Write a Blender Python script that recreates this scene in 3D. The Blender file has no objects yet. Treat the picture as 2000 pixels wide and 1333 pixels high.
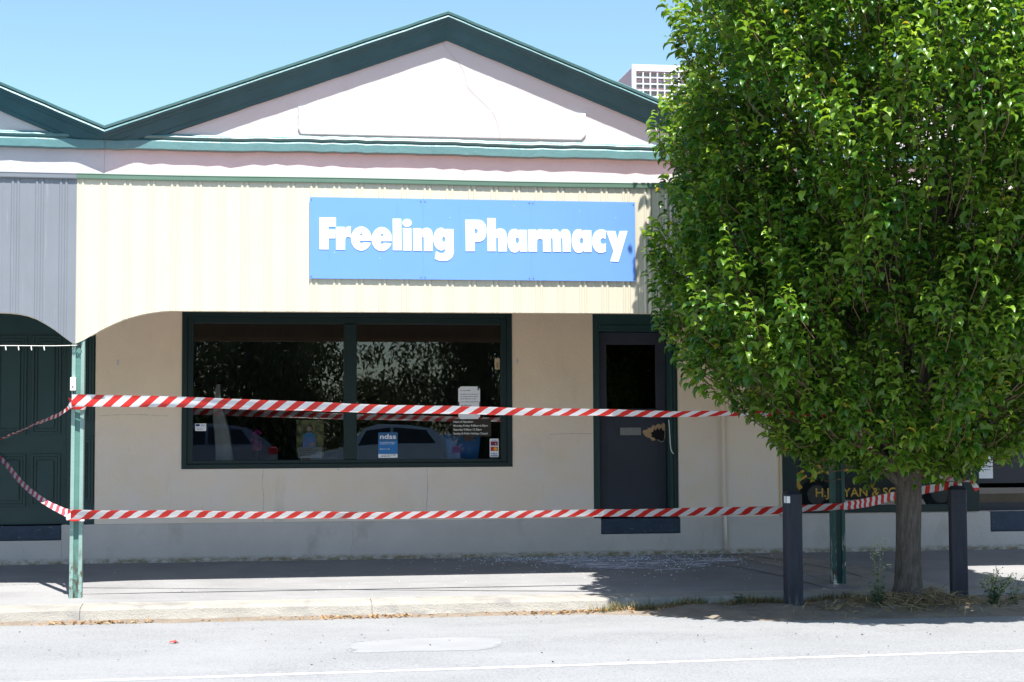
import bpy, math, random
import numpy as np
from mathutils import Vector, Matrix
rng = np.random.default_rng(7)
random.seed(7)
S = bpy.context.scene
COL = S.collection
R = math.radians

# ------------------------------------------------------------------ materials
def mat(name, c, rough=.7, var=.12, scale=6., bump=0., bscale=60., spec=.3, metal=0., c2=None, thr=None, detail=6., stretch=(1,1,1), coat=0.):
    m = bpy.data.materials.new(name); m.use_nodes = True
    nt = m.node_tree; N = nt.nodes; L = nt.links
    p = N['Principled BSDF']
    p.inputs['Roughness'].default_value = rough
    p.inputs['Metallic'].default_value = metal
    p.inputs['Specular IOR Level'].default_value = spec
    p.inputs['Coat Weight'].default_value = coat
    tc = N.new('ShaderNodeTexCoord'); mp = N.new('ShaderNodeMapping')
    mp.inputs['Scale'].default_value = stretch
    L.new(tc.outputs['Object'], mp.inputs['Vector'])
    n = N.new('ShaderNodeTexNoise'); n.inputs['Scale'].default_value = scale; n.inputs['Detail'].default_value = detail
    n.inputs['Roughness'].default_value = .62
    L.new(mp.outputs[0], n.inputs['Vector'])
    rp = N.new('ShaderNodeValToRGB')
    c = tuple(c)
    if c2 is None:
        a = tuple(max(0, x*(1-var)) for x in c); b = tuple(min(1, x*(1+var)) for x in c)
        rp.color_ramp.elements[0].position = .3; rp.color_ramp.elements[1].position = .7
    else:
        a, b = c, tuple(c2)
        lo, hi = thr or (.3, .7)
        rp.color_ramp.elements[0].position = lo; rp.color_ramp.elements[1].position = hi
    rp.color_ramp.elements[0].color = a+(1,); rp.color_ramp.elements[1].color = b+(1,)
    L.new(n.outputs['Fac'], rp.inputs['Fac']); L.new(rp.outputs['Color'], p.inputs['Base Color'])
    if bump:
        n2 = N.new('ShaderNodeTexNoise'); n2.inputs['Scale'].default_value = bscale; n2.inputs['Detail'].default_value = 8
        L.new(tc.outputs['Object'], n2.inputs['Vector'])
        b = N.new('ShaderNodeBump'); b.inputs['Strength'].default_value = min(1, bump); b.inputs['Distance'].default_value = .02
        L.new(n2.outputs['Fac'], b.inputs['Height']); L.new(b.outputs['Normal'], p.inputs['Normal'])
    return m

def overlay(m, col, scale, lo, hi, stretch=(1,1,1), loc=(0,0,0), amt=1., zlo=None, zhi=None):
    """mix a second noise-shaped colour (stain, wear, patch) over a material's base colour"""
    nt = m.node_tree; N = nt.nodes; L = nt.links; p = N['Principled BSDF']
    src = p.inputs['Base Color'].links[0].from_socket
    tc = N.new('ShaderNodeTexCoord'); mp = N.new('ShaderNodeMapping')
    mp.inputs['Scale'].default_value = stretch; mp.inputs['Location'].default_value = loc
    L.new(tc.outputs['Object'], mp.inputs['Vector'])
    n = N.new('ShaderNodeTexNoise'); n.inputs['Scale'].default_value = scale; n.inputs['Detail'].default_value = 7; n.inputs['Roughness'].default_value = .65
    L.new(mp.outputs[0], n.inputs['Vector'])
    mr = N.new('ShaderNodeMapRange'); mr.inputs['From Min'].default_value = lo; mr.inputs['From Max'].default_value = hi
    mr.inputs['To Max'].default_value = amt
    L.new(n.outputs['Fac'], mr.inputs['Value'])
    fac = mr.outputs[0]
    if zlo is not None:
        sx = N.new('ShaderNodeSeparateXYZ'); L.new(tc.outputs['Object'], sx.inputs[0])
        mz = N.new('ShaderNodeMapRange'); mz.inputs['From Min'].default_value = zlo; mz.inputs['From Max'].default_value = zhi
        L.new(sx.outputs['Z'], mz.inputs['Value'])
        mu = N.new('ShaderNodeMath'); mu.operation = 'MULTIPLY'; L.new(fac, mu.inputs[0]); L.new(mz.outputs[0], mu.inputs[1]); fac = mu.outputs[0]
    mx = N.new('ShaderNodeMix'); mx.data_type = 'RGBA'
    L.new(fac, mx.inputs['Factor']); L.new(src, mx.inputs['A']); mx.inputs['B'].default_value = tuple(col)+(1,)
    L.new(mx.outputs['Result'], p.inputs['Base Color'])
    return m

def glass(name, tint=(.8,.85,.85)):
    m = bpy.data.materials.new(name); m.use_nodes = True
    nt = m.node_tree; N = nt.nodes; L = nt.links
    for n in list(N): N.remove(n)
    o = N.new('ShaderNodeOutputMaterial'); mx = N.new('ShaderNodeMixShader'); t = N.new('ShaderNodeBsdfTransparent'); g = N.new('ShaderNodeBsdfGlossy')
    t.inputs['Color'].default_value = tint+(1,); g.inputs['Roughness'].default_value = .0
    f = N.new('ShaderNodeFresnel'); f.inputs['IOR'].default_value = 1.98
    n = N.new('ShaderNodeTexNoise'); n.inputs['Scale'].default_value = .9; n.inputs['Detail'].default_value = 1
    tc = N.new('ShaderNodeTexCoord'); L.new(tc.outputs['Object'], n.inputs['Vector'])
    b = N.new('ShaderNodeBump'); b.inputs['Strength'].default_value = .02; b.inputs['Distance'].default_value = .01
    L.new(n.outputs['Fac'], b.inputs['Height']); L.new(b.outputs['Normal'], g.inputs['Normal'])
    L.new(f.outputs[0], mx.inputs[0]); L.new(t.outputs[0], mx.inputs[1]); L.new(g.outputs[0], mx.inputs[2]); L.new(mx.outputs[0], o.inputs[0])
    return m

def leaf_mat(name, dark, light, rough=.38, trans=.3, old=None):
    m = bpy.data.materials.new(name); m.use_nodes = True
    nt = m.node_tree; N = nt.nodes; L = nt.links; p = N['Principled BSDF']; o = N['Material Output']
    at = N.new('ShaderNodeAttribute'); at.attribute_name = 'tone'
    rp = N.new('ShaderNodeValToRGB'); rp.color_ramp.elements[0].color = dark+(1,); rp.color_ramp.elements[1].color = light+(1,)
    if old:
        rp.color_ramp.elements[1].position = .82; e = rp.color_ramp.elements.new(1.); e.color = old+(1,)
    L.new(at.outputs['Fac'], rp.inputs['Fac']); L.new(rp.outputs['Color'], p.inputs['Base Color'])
    p.inputs['Roughness'].default_value = rough; p.inputs['Specular IOR Level'].default_value = .5
    t = N.new('ShaderNodeBsdfTranslucent'); hs = N.new('ShaderNodeMix'); hs.data_type = 'RGBA'; hs.blend_type = 'MULTIPLY'; hs.inputs['Factor'].default_value = 1
    L.new(rp.outputs['Color'], hs.inputs['A']); hs.inputs['B'].default_value = (1.0, 1.0, .35, 1); L.new(hs.outputs['Result'], t.inputs['Color'])
    mx = N.new('ShaderNodeMixShader'); mx.inputs[0].default_value = trans
    L.new(p.outputs[0], mx.inputs[1]); L.new(t.outputs[0], mx.inputs[2]); L.new(mx.outputs[0], o.inputs['Surface'])
    return m

def tape_mat(name, period, slant, red=(.62,.028,.022), white=(.72,.74,.78)):
    m = bpy.data.materials.new(name); m.use_nodes = True
    nt = m.node_tree; N = nt.nodes; L = nt.links; p = N['Principled BSDF']
    uv = N.new('ShaderNodeUVMap'); sx = N.new('ShaderNodeSeparateXYZ'); L.new(uv.outputs[0], sx.inputs[0])
    a = N.new('ShaderNodeMath'); a.operation = 'MULTIPLY_ADD'; L.new(sx.outputs['Y'], a.inputs[0]); a.inputs[1].default_value = -slant; L.new(sx.outputs['X'], a.inputs[2])
    d = N.new('ShaderNodeMath'); d.operation = 'DIVIDE'; L.new(a.outputs[0], d.inputs[0]); d.inputs[1].default_value = period
    fr = N.new('ShaderNodeMath'); fr.operation = 'FRACT'; L.new(d.outputs[0], fr.inputs[0])
    gt = N.new('ShaderNodeMath'); gt.operation = 'GREATER_THAN'; L.new(fr.outputs[0], gt.inputs[0]); gt.inputs[1].default_value = .5
    mx = N.new('ShaderNodeMix'); mx.data_type = 'RGBA'; L.new(gt.outputs[0], mx.inputs['Factor'])
    mx.inputs['A'].default_value = red+(1,); mx.inputs['B'].default_value = white+(1,)
    L.new(mx.outputs['Result'], p.inputs['Base Color']); p.inputs['Roughness'].default_value = .3
    t = N.new('ShaderNodeBsdfTranslucent'); L.new(mx.outputs['Result'], t.inputs['Color'])
    ms = N.new('ShaderNodeMixShader'); ms.inputs[0].default_value = .25
    L.new(p.outputs[0], ms.inputs[1]); L.new(t.outputs[0], ms.inputs[2]); L.new(ms.outputs[0], N['Material Output'].inputs['Surface'])
    return m

M = {}
M['wall'] = mat('beige_stucco', (.77,.625,.455), .85, .06, 1.6, .25, 35)
overlay(M['wall'], (.36,.29,.21), 1.1, .55, .85, (1,1,.5), amt=.35)
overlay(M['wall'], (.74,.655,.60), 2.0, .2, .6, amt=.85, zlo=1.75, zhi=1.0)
overlay(M['wall'], (.40,.33,.25), 2.6, .60, .72, (1,1,.22), (3,0,7), amt=.35)
overlay(M['wall'], (.30,.25,.20), 9, .66, .74, (1,1,.35), amt=.35)
M['plinth'] = mat('grey_beige_stucco', (.53,.485,.455), .85, .06, 2.2, .3, 30)
overlay(M['plinth'], (.34,.30,.265), 3.0, .56, .74, (1,1,.6), amt=.55)
overlay(M['plinth'], (.20,.16,.08), 14, .35, .6, (1,1,2), amt=.9, zlo=.045, zhi=.005)
M['white'] = mat('pinkish_white_render', (.49,.497,.50), .85, .03, 2.5, .35, 14)
overlay(M['white'], (.41,.385,.385), 5, .58, .8, amt=.5)
M['pink'] = mat('pink_band_render', (.53,.505,.515), .85, .05, 3, .45, 12)
overlay(M['pink'], (.50,.33,.25), 7, .40, .6, (1,1,1), amt=.6, zlo=4.325, zhi=4.345)
M['teal'] = mat('teal_gloss_paint', (.092,.205,.212), .42, .10, 3.5, .18, 25, spec=.45)
overlay(M['teal'], (.16,.27,.27), 8, .64, .72, amt=.6)
M['teal_shaded'] = mat('shade_darkened_teal_paint', (.030,.088,.105), .55, .12, 3.5, .1, 25, spec=.15)  # teal trim paint darkened: the soffit's shade is put into the colour
M['frame'] = mat('dark_green_joinery_paint', (.008,.024,.024), .4, .12, 4, .05, 40, spec=.25)
M['doorgreen'] = mat('bottle_green_door_paint', (.014,.046,.046), .42, .12, 3, .04, 40, spec=.35)
M['navy'] = mat('navy_door_paint', (.032,.038,.054), .5, .1, 3, .05, 40, spec=.3)
M['bluestep'] = mat('worn_blue_step_paint', (.026,.044,.074), .55, .25, 5, .1, 40)
overlay(M['bluestep'], (.30,.30,.32), 18, .62, .7, (1,1,3), amt=.7)
M['cream'] = mat('cream_ribbed_steel', (.56,.515,.405), .45, .02, 2, .0, spec=.4)
overlay(M['cream'], (.53,.48,.37), 1.6, .5, .8, (1,1,.3), amt=.6)
M['greysteel'] = mat('grey_ribbed_steel', (.185,.20,.225), .4, .05, 2, .0, spec=.5)
overlay(M['greysteel'], (.30,.32,.36), 4, .62, .72, (6,1,.25), amt=.4)
M['gutter'] = mat('green_gutter_paint', (.10,.17,.125), .35, .08, 3, spec=.5)
M['gutter_grey'] = mat('grey_gutter_paint', (.17,.185,.21), .35, .08, 3, spec=.5)
M['redroof'] = mat('faded_red_roof_steel', (.42,.17,.13), .6, .2, 5, spec=.3, c2=(.55,.33,.28))
M['post'] = mat('pale_green_post_paint', (.215,.325,.295), .5, .10, 5, .12, 45, spec=.4)
overlay(M['post'], (.34,.42,.38), 7, .58, .72, (4,4,.5), amt=.5)
overlay(M['post'], (.07,.035,.018), 26, .50, .60, (1,1,.4), amt=.95, zlo=.45, zhi=.02)
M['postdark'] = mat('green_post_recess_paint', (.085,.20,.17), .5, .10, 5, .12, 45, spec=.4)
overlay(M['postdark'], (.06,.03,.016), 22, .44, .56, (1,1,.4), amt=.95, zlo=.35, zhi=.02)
M['postgreen'] = mat('mid_green_post_paint', (.03,.095,.085), .5, .10, 5, .12, 45, spec=.4)
overlay(M['postgreen'], (.42,.42,.40), 20, .52, .58, (1,1,.35), amt=.9, zlo=.42, zhi=.2)
overlay(M['postgreen'], (.06,.03,.016), 26, .52, .60, (1,1,.4), amt=.9, zlo=.30, zhi=.02)
M['blue'] = mat('sky_blue_sign_panel', (.140,.295,.70), .38, .02, 2, spec=.4)
overlay(M['blue'], (.095,.24,.66), 3.5, .6, .8, (5,1,.45), amt=.55)
overlay(M['blue'], (.24,.40,.74), 13, .70, .76, (1,1,1), amt=.7)
M['signwhite'] = mat('white_sign_vinyl', (.86,.86,.86), .4, .01)
M['black'] = mat('black_void', (.006,.006,.007), .8, .1)
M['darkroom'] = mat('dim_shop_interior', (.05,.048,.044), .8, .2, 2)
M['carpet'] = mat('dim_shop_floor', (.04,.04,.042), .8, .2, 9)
M['glass'] = glass('window_glass')
M['doorglass'] = glass('dark_tinted_door_glass', (.25,.26,.27))
M['paper'] = mat('white_paper', (.80,.81,.82), .6, .02, 9)
M['ink'] = mat('dark_ink', (.06,.06,.08), .7, .0)
M['vinyl'] = mat('white_window_vinyl', (.85,.85,.82), .5, .0)
M['gold'] = mat('gold_leaf_lettering', (.42,.25,.012), .45, .12, 9, spec=.4)
M['golddim'] = mat('worn_gold_lettering', (.30,.20,.03), .5, .3, 9)
M['tan'] = mat('splintered_wood', (.43,.29,.165), .8, .3, 40, .5, 90)
M['steel'] = mat('dull_brushed_steel', (.24,.24,.23), .4, .1, 30, metal=.6)
M['bollard'] = mat('black_brown_timber_paint', (.030,.033,.045), .6, .2, 6, .2, 30, spec=.25, stretch=(4,4,.6))
overlay(M['bollard'], (.20,.18,.16), 14, .48, .66, (3,3,.5), amt=.85, zlo=.16, zhi=.0)
overlay(M['bollard'], (.28,.27,.25), 24, .72, .75, (3,3,.4), amt=.8)
M['bark'] = mat('grey_brown_bark', (.06,.05,.042), .9, .35, 9, 1., 26, stretch=(5,5,.9), c2=(.15,.125,.105), thr=(.35,.75))
M['twig'] = mat('brown_twig_bark', (.13,.085,.05), .8, .25, 20)
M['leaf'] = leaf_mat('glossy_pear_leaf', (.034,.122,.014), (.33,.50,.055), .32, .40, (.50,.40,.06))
M['gum'] = leaf_mat('grey_green_gum_leaf', (.04,.06,.025), (.10,.13,.05), .5, .15)
M['weed'] = leaf_mat('blue_green_weed_leaf', (.05,.10,.065), (.15,.21,.12), .6, .25)
M['grass'] = leaf_mat('kerb_grass_blade', (.05,.085,.02), (.36,.27,.13), .6, .2)
M['straw'] = leaf_mat('dry_straw', (.16,.11,.06), (.48,.37,.20), .8, .1)
M['crumb'] = leaf_mat('dark_road_crumb', (.05,.04,.035), (.16,.12,.09), .8, .0)
M['deadleaf'] = leaf_mat('fallen_dead_leaf', (.20,.085,.035), (.42,.27,.12), .7, .1)
M['road'] = mat('pale_worn_bitumen', (.225,.228,.233), .9, .12, 1.1, .5, 130, spec=.2)
def speck(m, sc, lo, hi, col, amt): overlay(m, col, sc, lo, hi, amt=amt)
speck(M['road'], 60, .50, .62, (.29,.295,.30), 1.); speck(M['road'], 48, .55, .66, (.12,.125,.135), .9); speck(M['road'], 18, .70, .73, (.07,.07,.08), .9)
overlay(M['road'], (.27,.275,.28), .9, .52, .68, (.35,1,1), amt=.6)
M['patch'] = mat('light_road_patch', (.246,.249,.254), .9, .08, 3, .3, 120)
speck(M['patch'], 120, .58, .7, (.20,.205,.21), .7)
M['line'] = mat('white_road_paint', (.52,.52,.52), .8, .08, 30, .3, 120)
overlay(M['line'], (.33,.335,.34), 40, .60, .70, amt=.8)
M['path'] = mat('worn_footpath_asphalt', (.245,.243,.245), .9, .12, 1.4, .5, 90, spec=.2)
speck(M['path'], 110, .55, .7, (.30,.30,.30), .8); overlay(M['path'], (.16,.16,.165), 1.2, .5, .75, (.5,2,1), amt=.6)
speck(M['path'], 45, .66, .72, (.36,.36,.36), .6)
M['kerbm'] = mat('old_concrete_kerb', (.285,.268,.238), .9, .12, 3, .5, 70)
overlay(M['kerbm'], (.185,.18,.175), 4, .50, .68, (1,1,2.2), amt=.8); speck(M['kerbm'], 40, .6, .72, (.15,.135,.115), .6)
M['dirt'] = mat('dry_sandy_dirt', (.20,.165,.13), .95, .25, 5, .8, 60)
speck(M['dirt'], 40, .58, .7, (.33,.28,.22), .8); speck(M['dirt'], 70, .62, .7, (.10,.08,.06), .8)
M['ground'] = mat('dry_ground', (.24,.21,.17), .95, .2, .4)
M['galv'] = mat('white_painted_cabinet', (.70,.69,.70), .5, .05, 4)
M['rustpink'] = mat('pink_grey_cabinet_side', (.50,.33,.33), .6, .12, 5)
M['cable'] = mat('dark_cable', (.03,.03,.03), .6, .1)
M['whiteplastic'] = mat('cream_white_plastic', (.72,.70,.64), .45, .03)
M['glassbit'] = mat('pale_glass_grain', (.62,.68,.78), .25, .2, 60, spec=.6)
M['red'] = mat('red_leaf', (.42,.05,.04), .6, .2, 40)
M['ribbed_cooler'] = M['galv']

# ------------------------------------------------------------------ mesh helpers
class MB:
    def __init__(s): s.v = []; s.f = []
    def box(s, x0, x1, y0, y1, z0, z1):
        b = len(s.v)
        s.v += [(x0,y0,z0),(x1,y0,z0),(x1,y1,z0),(x0,y1,z0),(x0,y0,z1),(x1,y0,z1),(x1,y1,z1),(x0,y1,z1)]
        s.f += [tuple(b+i for i in q) for q in ((0,3,2,1),(4,5,6,7),(0,1,5,4),(1,2,6,5),(2,3,7,6),(3,0,4,7))]
        return s
    def quad(s, a, b, c, d):
        n = len(s.v); s.v += [a,b,c,d]; s.f.append((n,n+1,n+2,n+3)); return s
    def prism(s, pts, y0, y1):
        """polygon pts (x,z) given anticlockwise seen from -Y, extruded from y0 (front) to y1"""
        n = len(s.v); k = len(pts)
        s.v += [(x,y0,z) for x,z in pts] + [(x,y1,z) for x,z in pts]
        s.f.append(tuple(range(n, n+k))); s.f.append(tuple(range(n+2*k-1, n+k-1, -1)))
        for i in range(k):
            j = (i+1) % k
            s.f.append((n+i, n+k+i, n+k+j, n+j))
        return s
    def tube(s, pts, rad, seg=8, cap=True):
        pts = [Vector(p) for p in pts]; n0 = len(s.v)
        rad = rad if hasattr(rad, '__len__') else [rad]*len(pts)
        ref = Vector((0,0,1)) if abs((pts[-1]-pts[0]).normalized().z) < .9 else Vector((1,0,0))
        for i, p in enumerate(pts):
            t = (pts[min(i+1,len(pts)-1)]-pts[max(i-1,0)]).normalized()
            a = t.cross(ref).normalized(); b = t.cross(a)
            for k in range(seg):
                q = 2*math.pi*k/seg
                s.v.append(tuple(p + (a*math.cos(q)+b*math.sin(q))*rad[i]))
        for i in range(len(pts)-1):
            for k in range(seg):
                k2 = (k+1) % seg
                s.f.append((n0+i*seg+k, n0+i*seg+k2, n0+(i+1)*seg+k2, n0+(i+1)*seg+k))
        if cap:
            s.f.append(tuple(n0+k for k in range(seg))[::-1]); s.f.append(tuple(n0+(len(pts)-1)*seg+k for k in range(seg)))
        return s
    def extrude_profile(s, prof, path, jit=0.):
        """prof: (p, v) p = projection towards -Y, v = height; path: (x, z, z_shear) stations"""
        n0 = len(s.v); k = len(prof)
        for (x, z) in path:
            j1, j2 = (random.gauss(0,jit), random.gauss(0,jit))
            for p, v in prof: s.v.append((x, -p + j1*(p > .03), z+v+j2))
        for i in range(len(path)-1):
            for j in range(k-1):
                a = n0+i*k+j
                s.f.append((a, a+k, a+k+1, a+1))
        return s
    def build(s, name, m, parent=None, smooth=False, bevel=0, fix=True):
        me = bpy.data.meshes.new(name); me.from_pydata(s.v, [], s.f); me.validate()
        if fix:
            import bmesh
            bm = bmesh.new(); bm.from_mesh(me); bmesh.ops.recalc_face_normals(bm, faces=bm.faces); bm.to_mesh(me); bm.free()
        me.materials.append(m)
        o = bpy.data.objects.new(name, me); COL.objects.link(o)
        if smooth: me.polygons.foreach_set('use_smooth', [True]*len(me.polygons))
        if bevel:
            b = o.modifiers.new('bevel', 'BEVEL'); b.width = bevel; b.segments = 2; b.limit_method = 'ANGLE'; b.angle_limit = R(40)
        if parent: attach(o, parent)
        return o

def attach(o, parent):
    o.parent = parent
    w = Matrix.Identity(4); q = parent
    while q is not None:
        w = Matrix.Translation(q.location) @ w; q = q.parent if q.parent and q.parent.type == 'EMPTY' else None
    if parent.type == 'EMPTY': o.matrix_parent_inverse = Matrix.Translation(-Vector(parent.location))
def tag(o, label, cat, group=None, kind=None):
    if label: o['label'] = label
    if cat: o['category'] = cat
    if group: o['group'] = group
    if kind: o['kind'] = kind
    return o
def thing(name, loc, label, cat, group=None):
    o = bpy.data.objects.new(name, None); COL.objects.link(o); o.location = loc; o.empty_display_size = .2
    return tag(o, label, cat, group)
def struct(o): o['kind'] = 'structure'; return o
def raw_mesh(name, V, F, m, parent=None, smooth=True, tone=None):
    """numpy mesh: V (n,3), F (m,4) quads, tone per vertex"""
    me = bpy.data.meshes.new(name)
    V = np.ascontiguousarray(V, dtype=np.float32); F = np.ascontiguousarray(F, dtype=np.int32)
    me.vertices.add(len(V)); me.vertices.foreach_set('co', V.ravel())
    k = F.shape[1]
    me.loops.add(F.size); me.loops.foreach_set('vertex_index', F.ravel())
    me.polygons.add(len(F)); me.polygons.foreach_set('loop_start', np.arange(0, F.size, k, dtype=np.int32))
    me.update(calc_edges=True); me.validate()
    me.polygons.foreach_set('use_smooth', np.full(len(me.polygons), smooth))
    if tone is not None:
        a = me.attributes.new('tone', 'FLOAT', 'POINT'); a.data.foreach_set('value', np.asarray(tone, dtype=np.float32))
    me.materials.append(m)
    o = bpy.data.objects.new(name, me); COL.objects.link(o)
    if parent: attach(o, parent)
    return o
def curve_mesh(name, polys, y, depth, m, parent=None):
    """flat lettering: list of closed (x,z) outlines, holes found by the fill rule, facing -Y"""
    cu = bpy.data.curves.new(name, 'CURVE'); cu.dimensions = '2D'; cu.fill_mode = 'BOTH'; cu.extrude = depth/2
    for p in polys:
        sp = cu.splines.new('POLY'); sp.points.add(len(p)-1); sp.use_cyclic_u = True
        for i, (x, z) in enumerate(p): sp.points[i].co = (x, z, 0, 1)
    tmp = bpy.data.objects.new('t', cu); COL.objects.link(tmp)
    return from_curve(tmp, name, y, m, parent)
def from_curve(tmp, name, y, m, parent, loc=None, post=None):
    dg = bpy.context.evaluated_depsgraph_get(); dg.update()
    me = bpy.data.meshes.new_from_object(tmp.evaluated_get(dg)); me.name = name
    bpy.data.objects.remove(tmp)
    n = len(me.vertices); co = np.empty(n*3, np.float32); me.vertices.foreach_get('co', co); co = co.reshape(-1,3)
    if post is not None: co = post(co)
    out = np.stack([co[:,0], y-co[:,2], co[:,1]], 1)
    me.vertices.foreach_set('co', np.ascontiguousarray(out, dtype=np.float32).ravel()); me.update()
    me.materials.clear(); me.materials.append(m)
    o = bpy.data.objects.new(name, me); COL.objects.link(o)
    if parent: attach(o, parent)
    return o
def text(name, s, x, z, h, y, m, parent=None, bold=0., sx=1., align='LEFT', width=None, space=1., shear=0., post2=None):
    """text with capital height about h, baseline z, on the plane Y = y, facing -Y"""
    cu = bpy.data.curves.new(name, 'FONT'); cu.body = s; cu.size = h/.72; cu.offset = bold*h; cu.extrude = .0004; cu.align_x = align
    cu.space_character = space; cu.shear = shear
    tmp = bpy.data.objects.new('t', cu); COL.objects.link(tmp)
    def post(co):
        if width is not None:
            w = co[:,0].max()-co[:,0].min(); co[:,0] = (co[:,0]-co[:,0].min())*width/w
        else: co[:,0] *= sx
        co = co + np.array([x, z, 0], np.float32)
        return post2(co) if post2 else co
    return from_curve(tmp, name, y, m, parent, post=post)

def wall_pieces(mb, x0, x1, z0, z1, holes, y0, y1):
    """wall slab between y0 (front) and y1 with rectangular holes, as one watertight-looking grid of faces + reveals"""
    xs = sorted({x0, x1, *[h[0] for h in holes], *[h[1] for h in holes]}); zs = sorted({z0, z1, *[h[2] for h in holes], *[h[3] for h in holes]})
    xs = [x for x in xs if x0 <= x <= x1]; zs = [z for z in zs if z0 <= z <= z1]
    for a, b in zip(xs, xs[1:]):
        for c, d in zip(zs, zs[1:]):
            cx, cz = (a+b)/2, (c+d)/2
            if any(h[0] < cx < h[1] and h[2] < cz < h[3] for h in holes): continue
            mb.quad((a,y0,c),(b,y0,c),(b,y0,d),(a,y0,d)); mb.quad((b,y1,c),(a,y1,c),(a,y1,d),(b,y1,d))
    for h in holes:
        a, b, c, d = h; c = max(c, z0); d = min(d, z1)
        mb.quad((a,y0,c),(a,y0,d),(a,y1,d),(a,y1,c)); mb.quad((b,y0,d),(b,y0,c),(b,y1,c),(b,y1,d))
        mb.quad((a,y0,d),(b,y0,d),(b,y1,d),(a,y1,d))
        if c > z0: mb.quad((b,y0,c),(a,y0,c),(a,y1,c),(b,y1,c))
    mb.quad((x0,y0,z1),(x1,y0,z1),(x1,y1,z1),(x0,y1,z1)); mb.quad((x0,y0,z0),(x0,y0,z1),(x0,y1,z1),(x0,y1,z0)); mb.quad((x1,y0,z1),(x1,y0,z0),(x1,y1,z0),(x1,y1,z1))
    return mb
def spline(pts, n=12):
    """Catmull-Rom through points"""
    P = [np.array(p, float) for p in pts]; out = []
    for i in range(len(P)-1):
        a = P[max(i-1,0)]; b = P[i]; c = P[i+1]; d = P[min(i+2,len(P)-1)]
        for k in range(n):
            t = k/n
            out.append(.5*((2*b)+(c-a)*t+(2*a-5*b+4*c-d)*t*t+(3*b-a-3*c+d)*t**3))
    out.append(P[-1]); return out
# ================================================================== SETTING
# ground to the horizon, road, dirt verge, footpath, kerb
g = MB().quad((-900,-900,-.42),(900,-900,-.42),(900,900,-.42),(-900,900,-.42)).build('ground', M['ground']); struct(g)
rd = MB()
for i in range(-40, 40):
    rd.quad((i*5,-26,-.24),(i*5+5,-26,-.24),(i*5+5,-10,-.20),(i*5,-10,-.20)); rd.quad((i*5,-10,-.20),(i*5+5,-10,-.20),(i*5+5,-3.30,-.285),(i*5,-3.30,-.285))
def road_z(y): return -.285 + (.085)*(-3.30-y)/6.70
struct(rd.build('road', M['road'], fix=False))
cp = MB().quad((-60,-75,-.10),(60,-75,-.10),(60,-26.02,-.10),(-60,-26.02,-.10)); struct(cp.build('car_park', M['road'], fix=False))
# white line, drawn along the road, slightly ragged edges; a light repair patch
ln = MB(); xs = np.arange(-14, 20, .06); e1 = np.cumsum(rng.normal(0,.004,len(xs))); e1 -= np.linspace(0,e1[-1],len(xs))
yc = -6.92 + .052*(xs-2) ; ww = .04
def edge(n): return rng.normal(0,.007,n)
ea, eb = edge(len(xs)), edge(len(xs))
for i in range(len(xs)-1):
    a0, a1, b0, b1 = yc[i]-ww+ea[i], yc[i+1]-ww+ea[i+1], yc[i]+ww+eb[i], yc[i+1]+ww+eb[i+1]
    ln.quad((xs[i],a0,road_z(a0)+.002),(xs[i+1],a1,road_z(a1)+.002),(xs[i+1],b1,road_z(b1)+.002),(xs[i],b0,road_z(b0)+.002))
struct(ln.build('road_line', M['line'], fix=False))
pt = MB(); out = []
for k in range(160):
    q = 2*math.pi*k/160; cx, cy = 1.22, -5.5
    sq = lambda c: math.copysign(abs(c)**.5, c)
    r = 1+random.gauss(0,.035)+.05*math.sin(q*5)
    out.append((cx+.56*sq(math.cos(q))*r+.12*math.sin(q), cy+.43*sq(math.sin(q))*r))
n0 = len(pt.v); pt.v += [(x,y,road_z(y)+.0015) for x,y in out]; pt.f.append(tuple(range(n0,n0+160)))
struct(pt.build('road_patch', M['patch'], fix=False))

# footpath (falls to the kerb)
def path_z(y): return -.02 - .055*(-y) if y > -2.75 else -.02-.055*2.75
fp = MB()
ys = [0.02,-.6,-1.2,-1.8,-2.4,-2.75]
for i in range(-24, 40):
    for a, b in zip(ys, ys[1:]): fp.quad((i*.5,b,path_z(b)),(i*.5+.5,b,path_z(b)),(i*.5+.5,a,path_z(a)),(i*.5,a,path_z(a)))
struct(fp.build('footpath', M['path'], fix=False))
sl_ = MB(); poly = [(4.97,-.04),(5.72,-.04),(6.05,-.9),(6.3,-1.7),(6.5,-2.74),(5.55,-2.74),(5.36,-1.5),(5.2,-.7)]
sl_.v = [(x,y,path_z(y)+.003) for x,y in poly]; sl_.f = [(0,7,6,5,4,3,2,1)]
struct(sl_.build('footpath_slab', M['kerbm'], fix=False))
# dark joints in the footpath (thin sunk strips) : bay edges near the door
jt = MB()
for pts in ([(4.15,-.25),(4.9,-1.2),(5.3,-2.7)], [(5.2,-.1),(5.75,-1.25),(5.9,-2.0)]):
    sp = spline(pts, 8)
    for a, b in zip(sp, sp[1:]):
        jt.quad((a[0]-.008,a[1],path_z(a[1])+.006),(b[0]-.008,b[1],path_z(b[1])+.006),(b[0]+.008,b[1],path_z(b[1])+.006),(a[0]+.008,a[1],path_z(a[1])+.006))
struct(jt.build('footpath_joint', M['cable'], fix=False))
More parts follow.
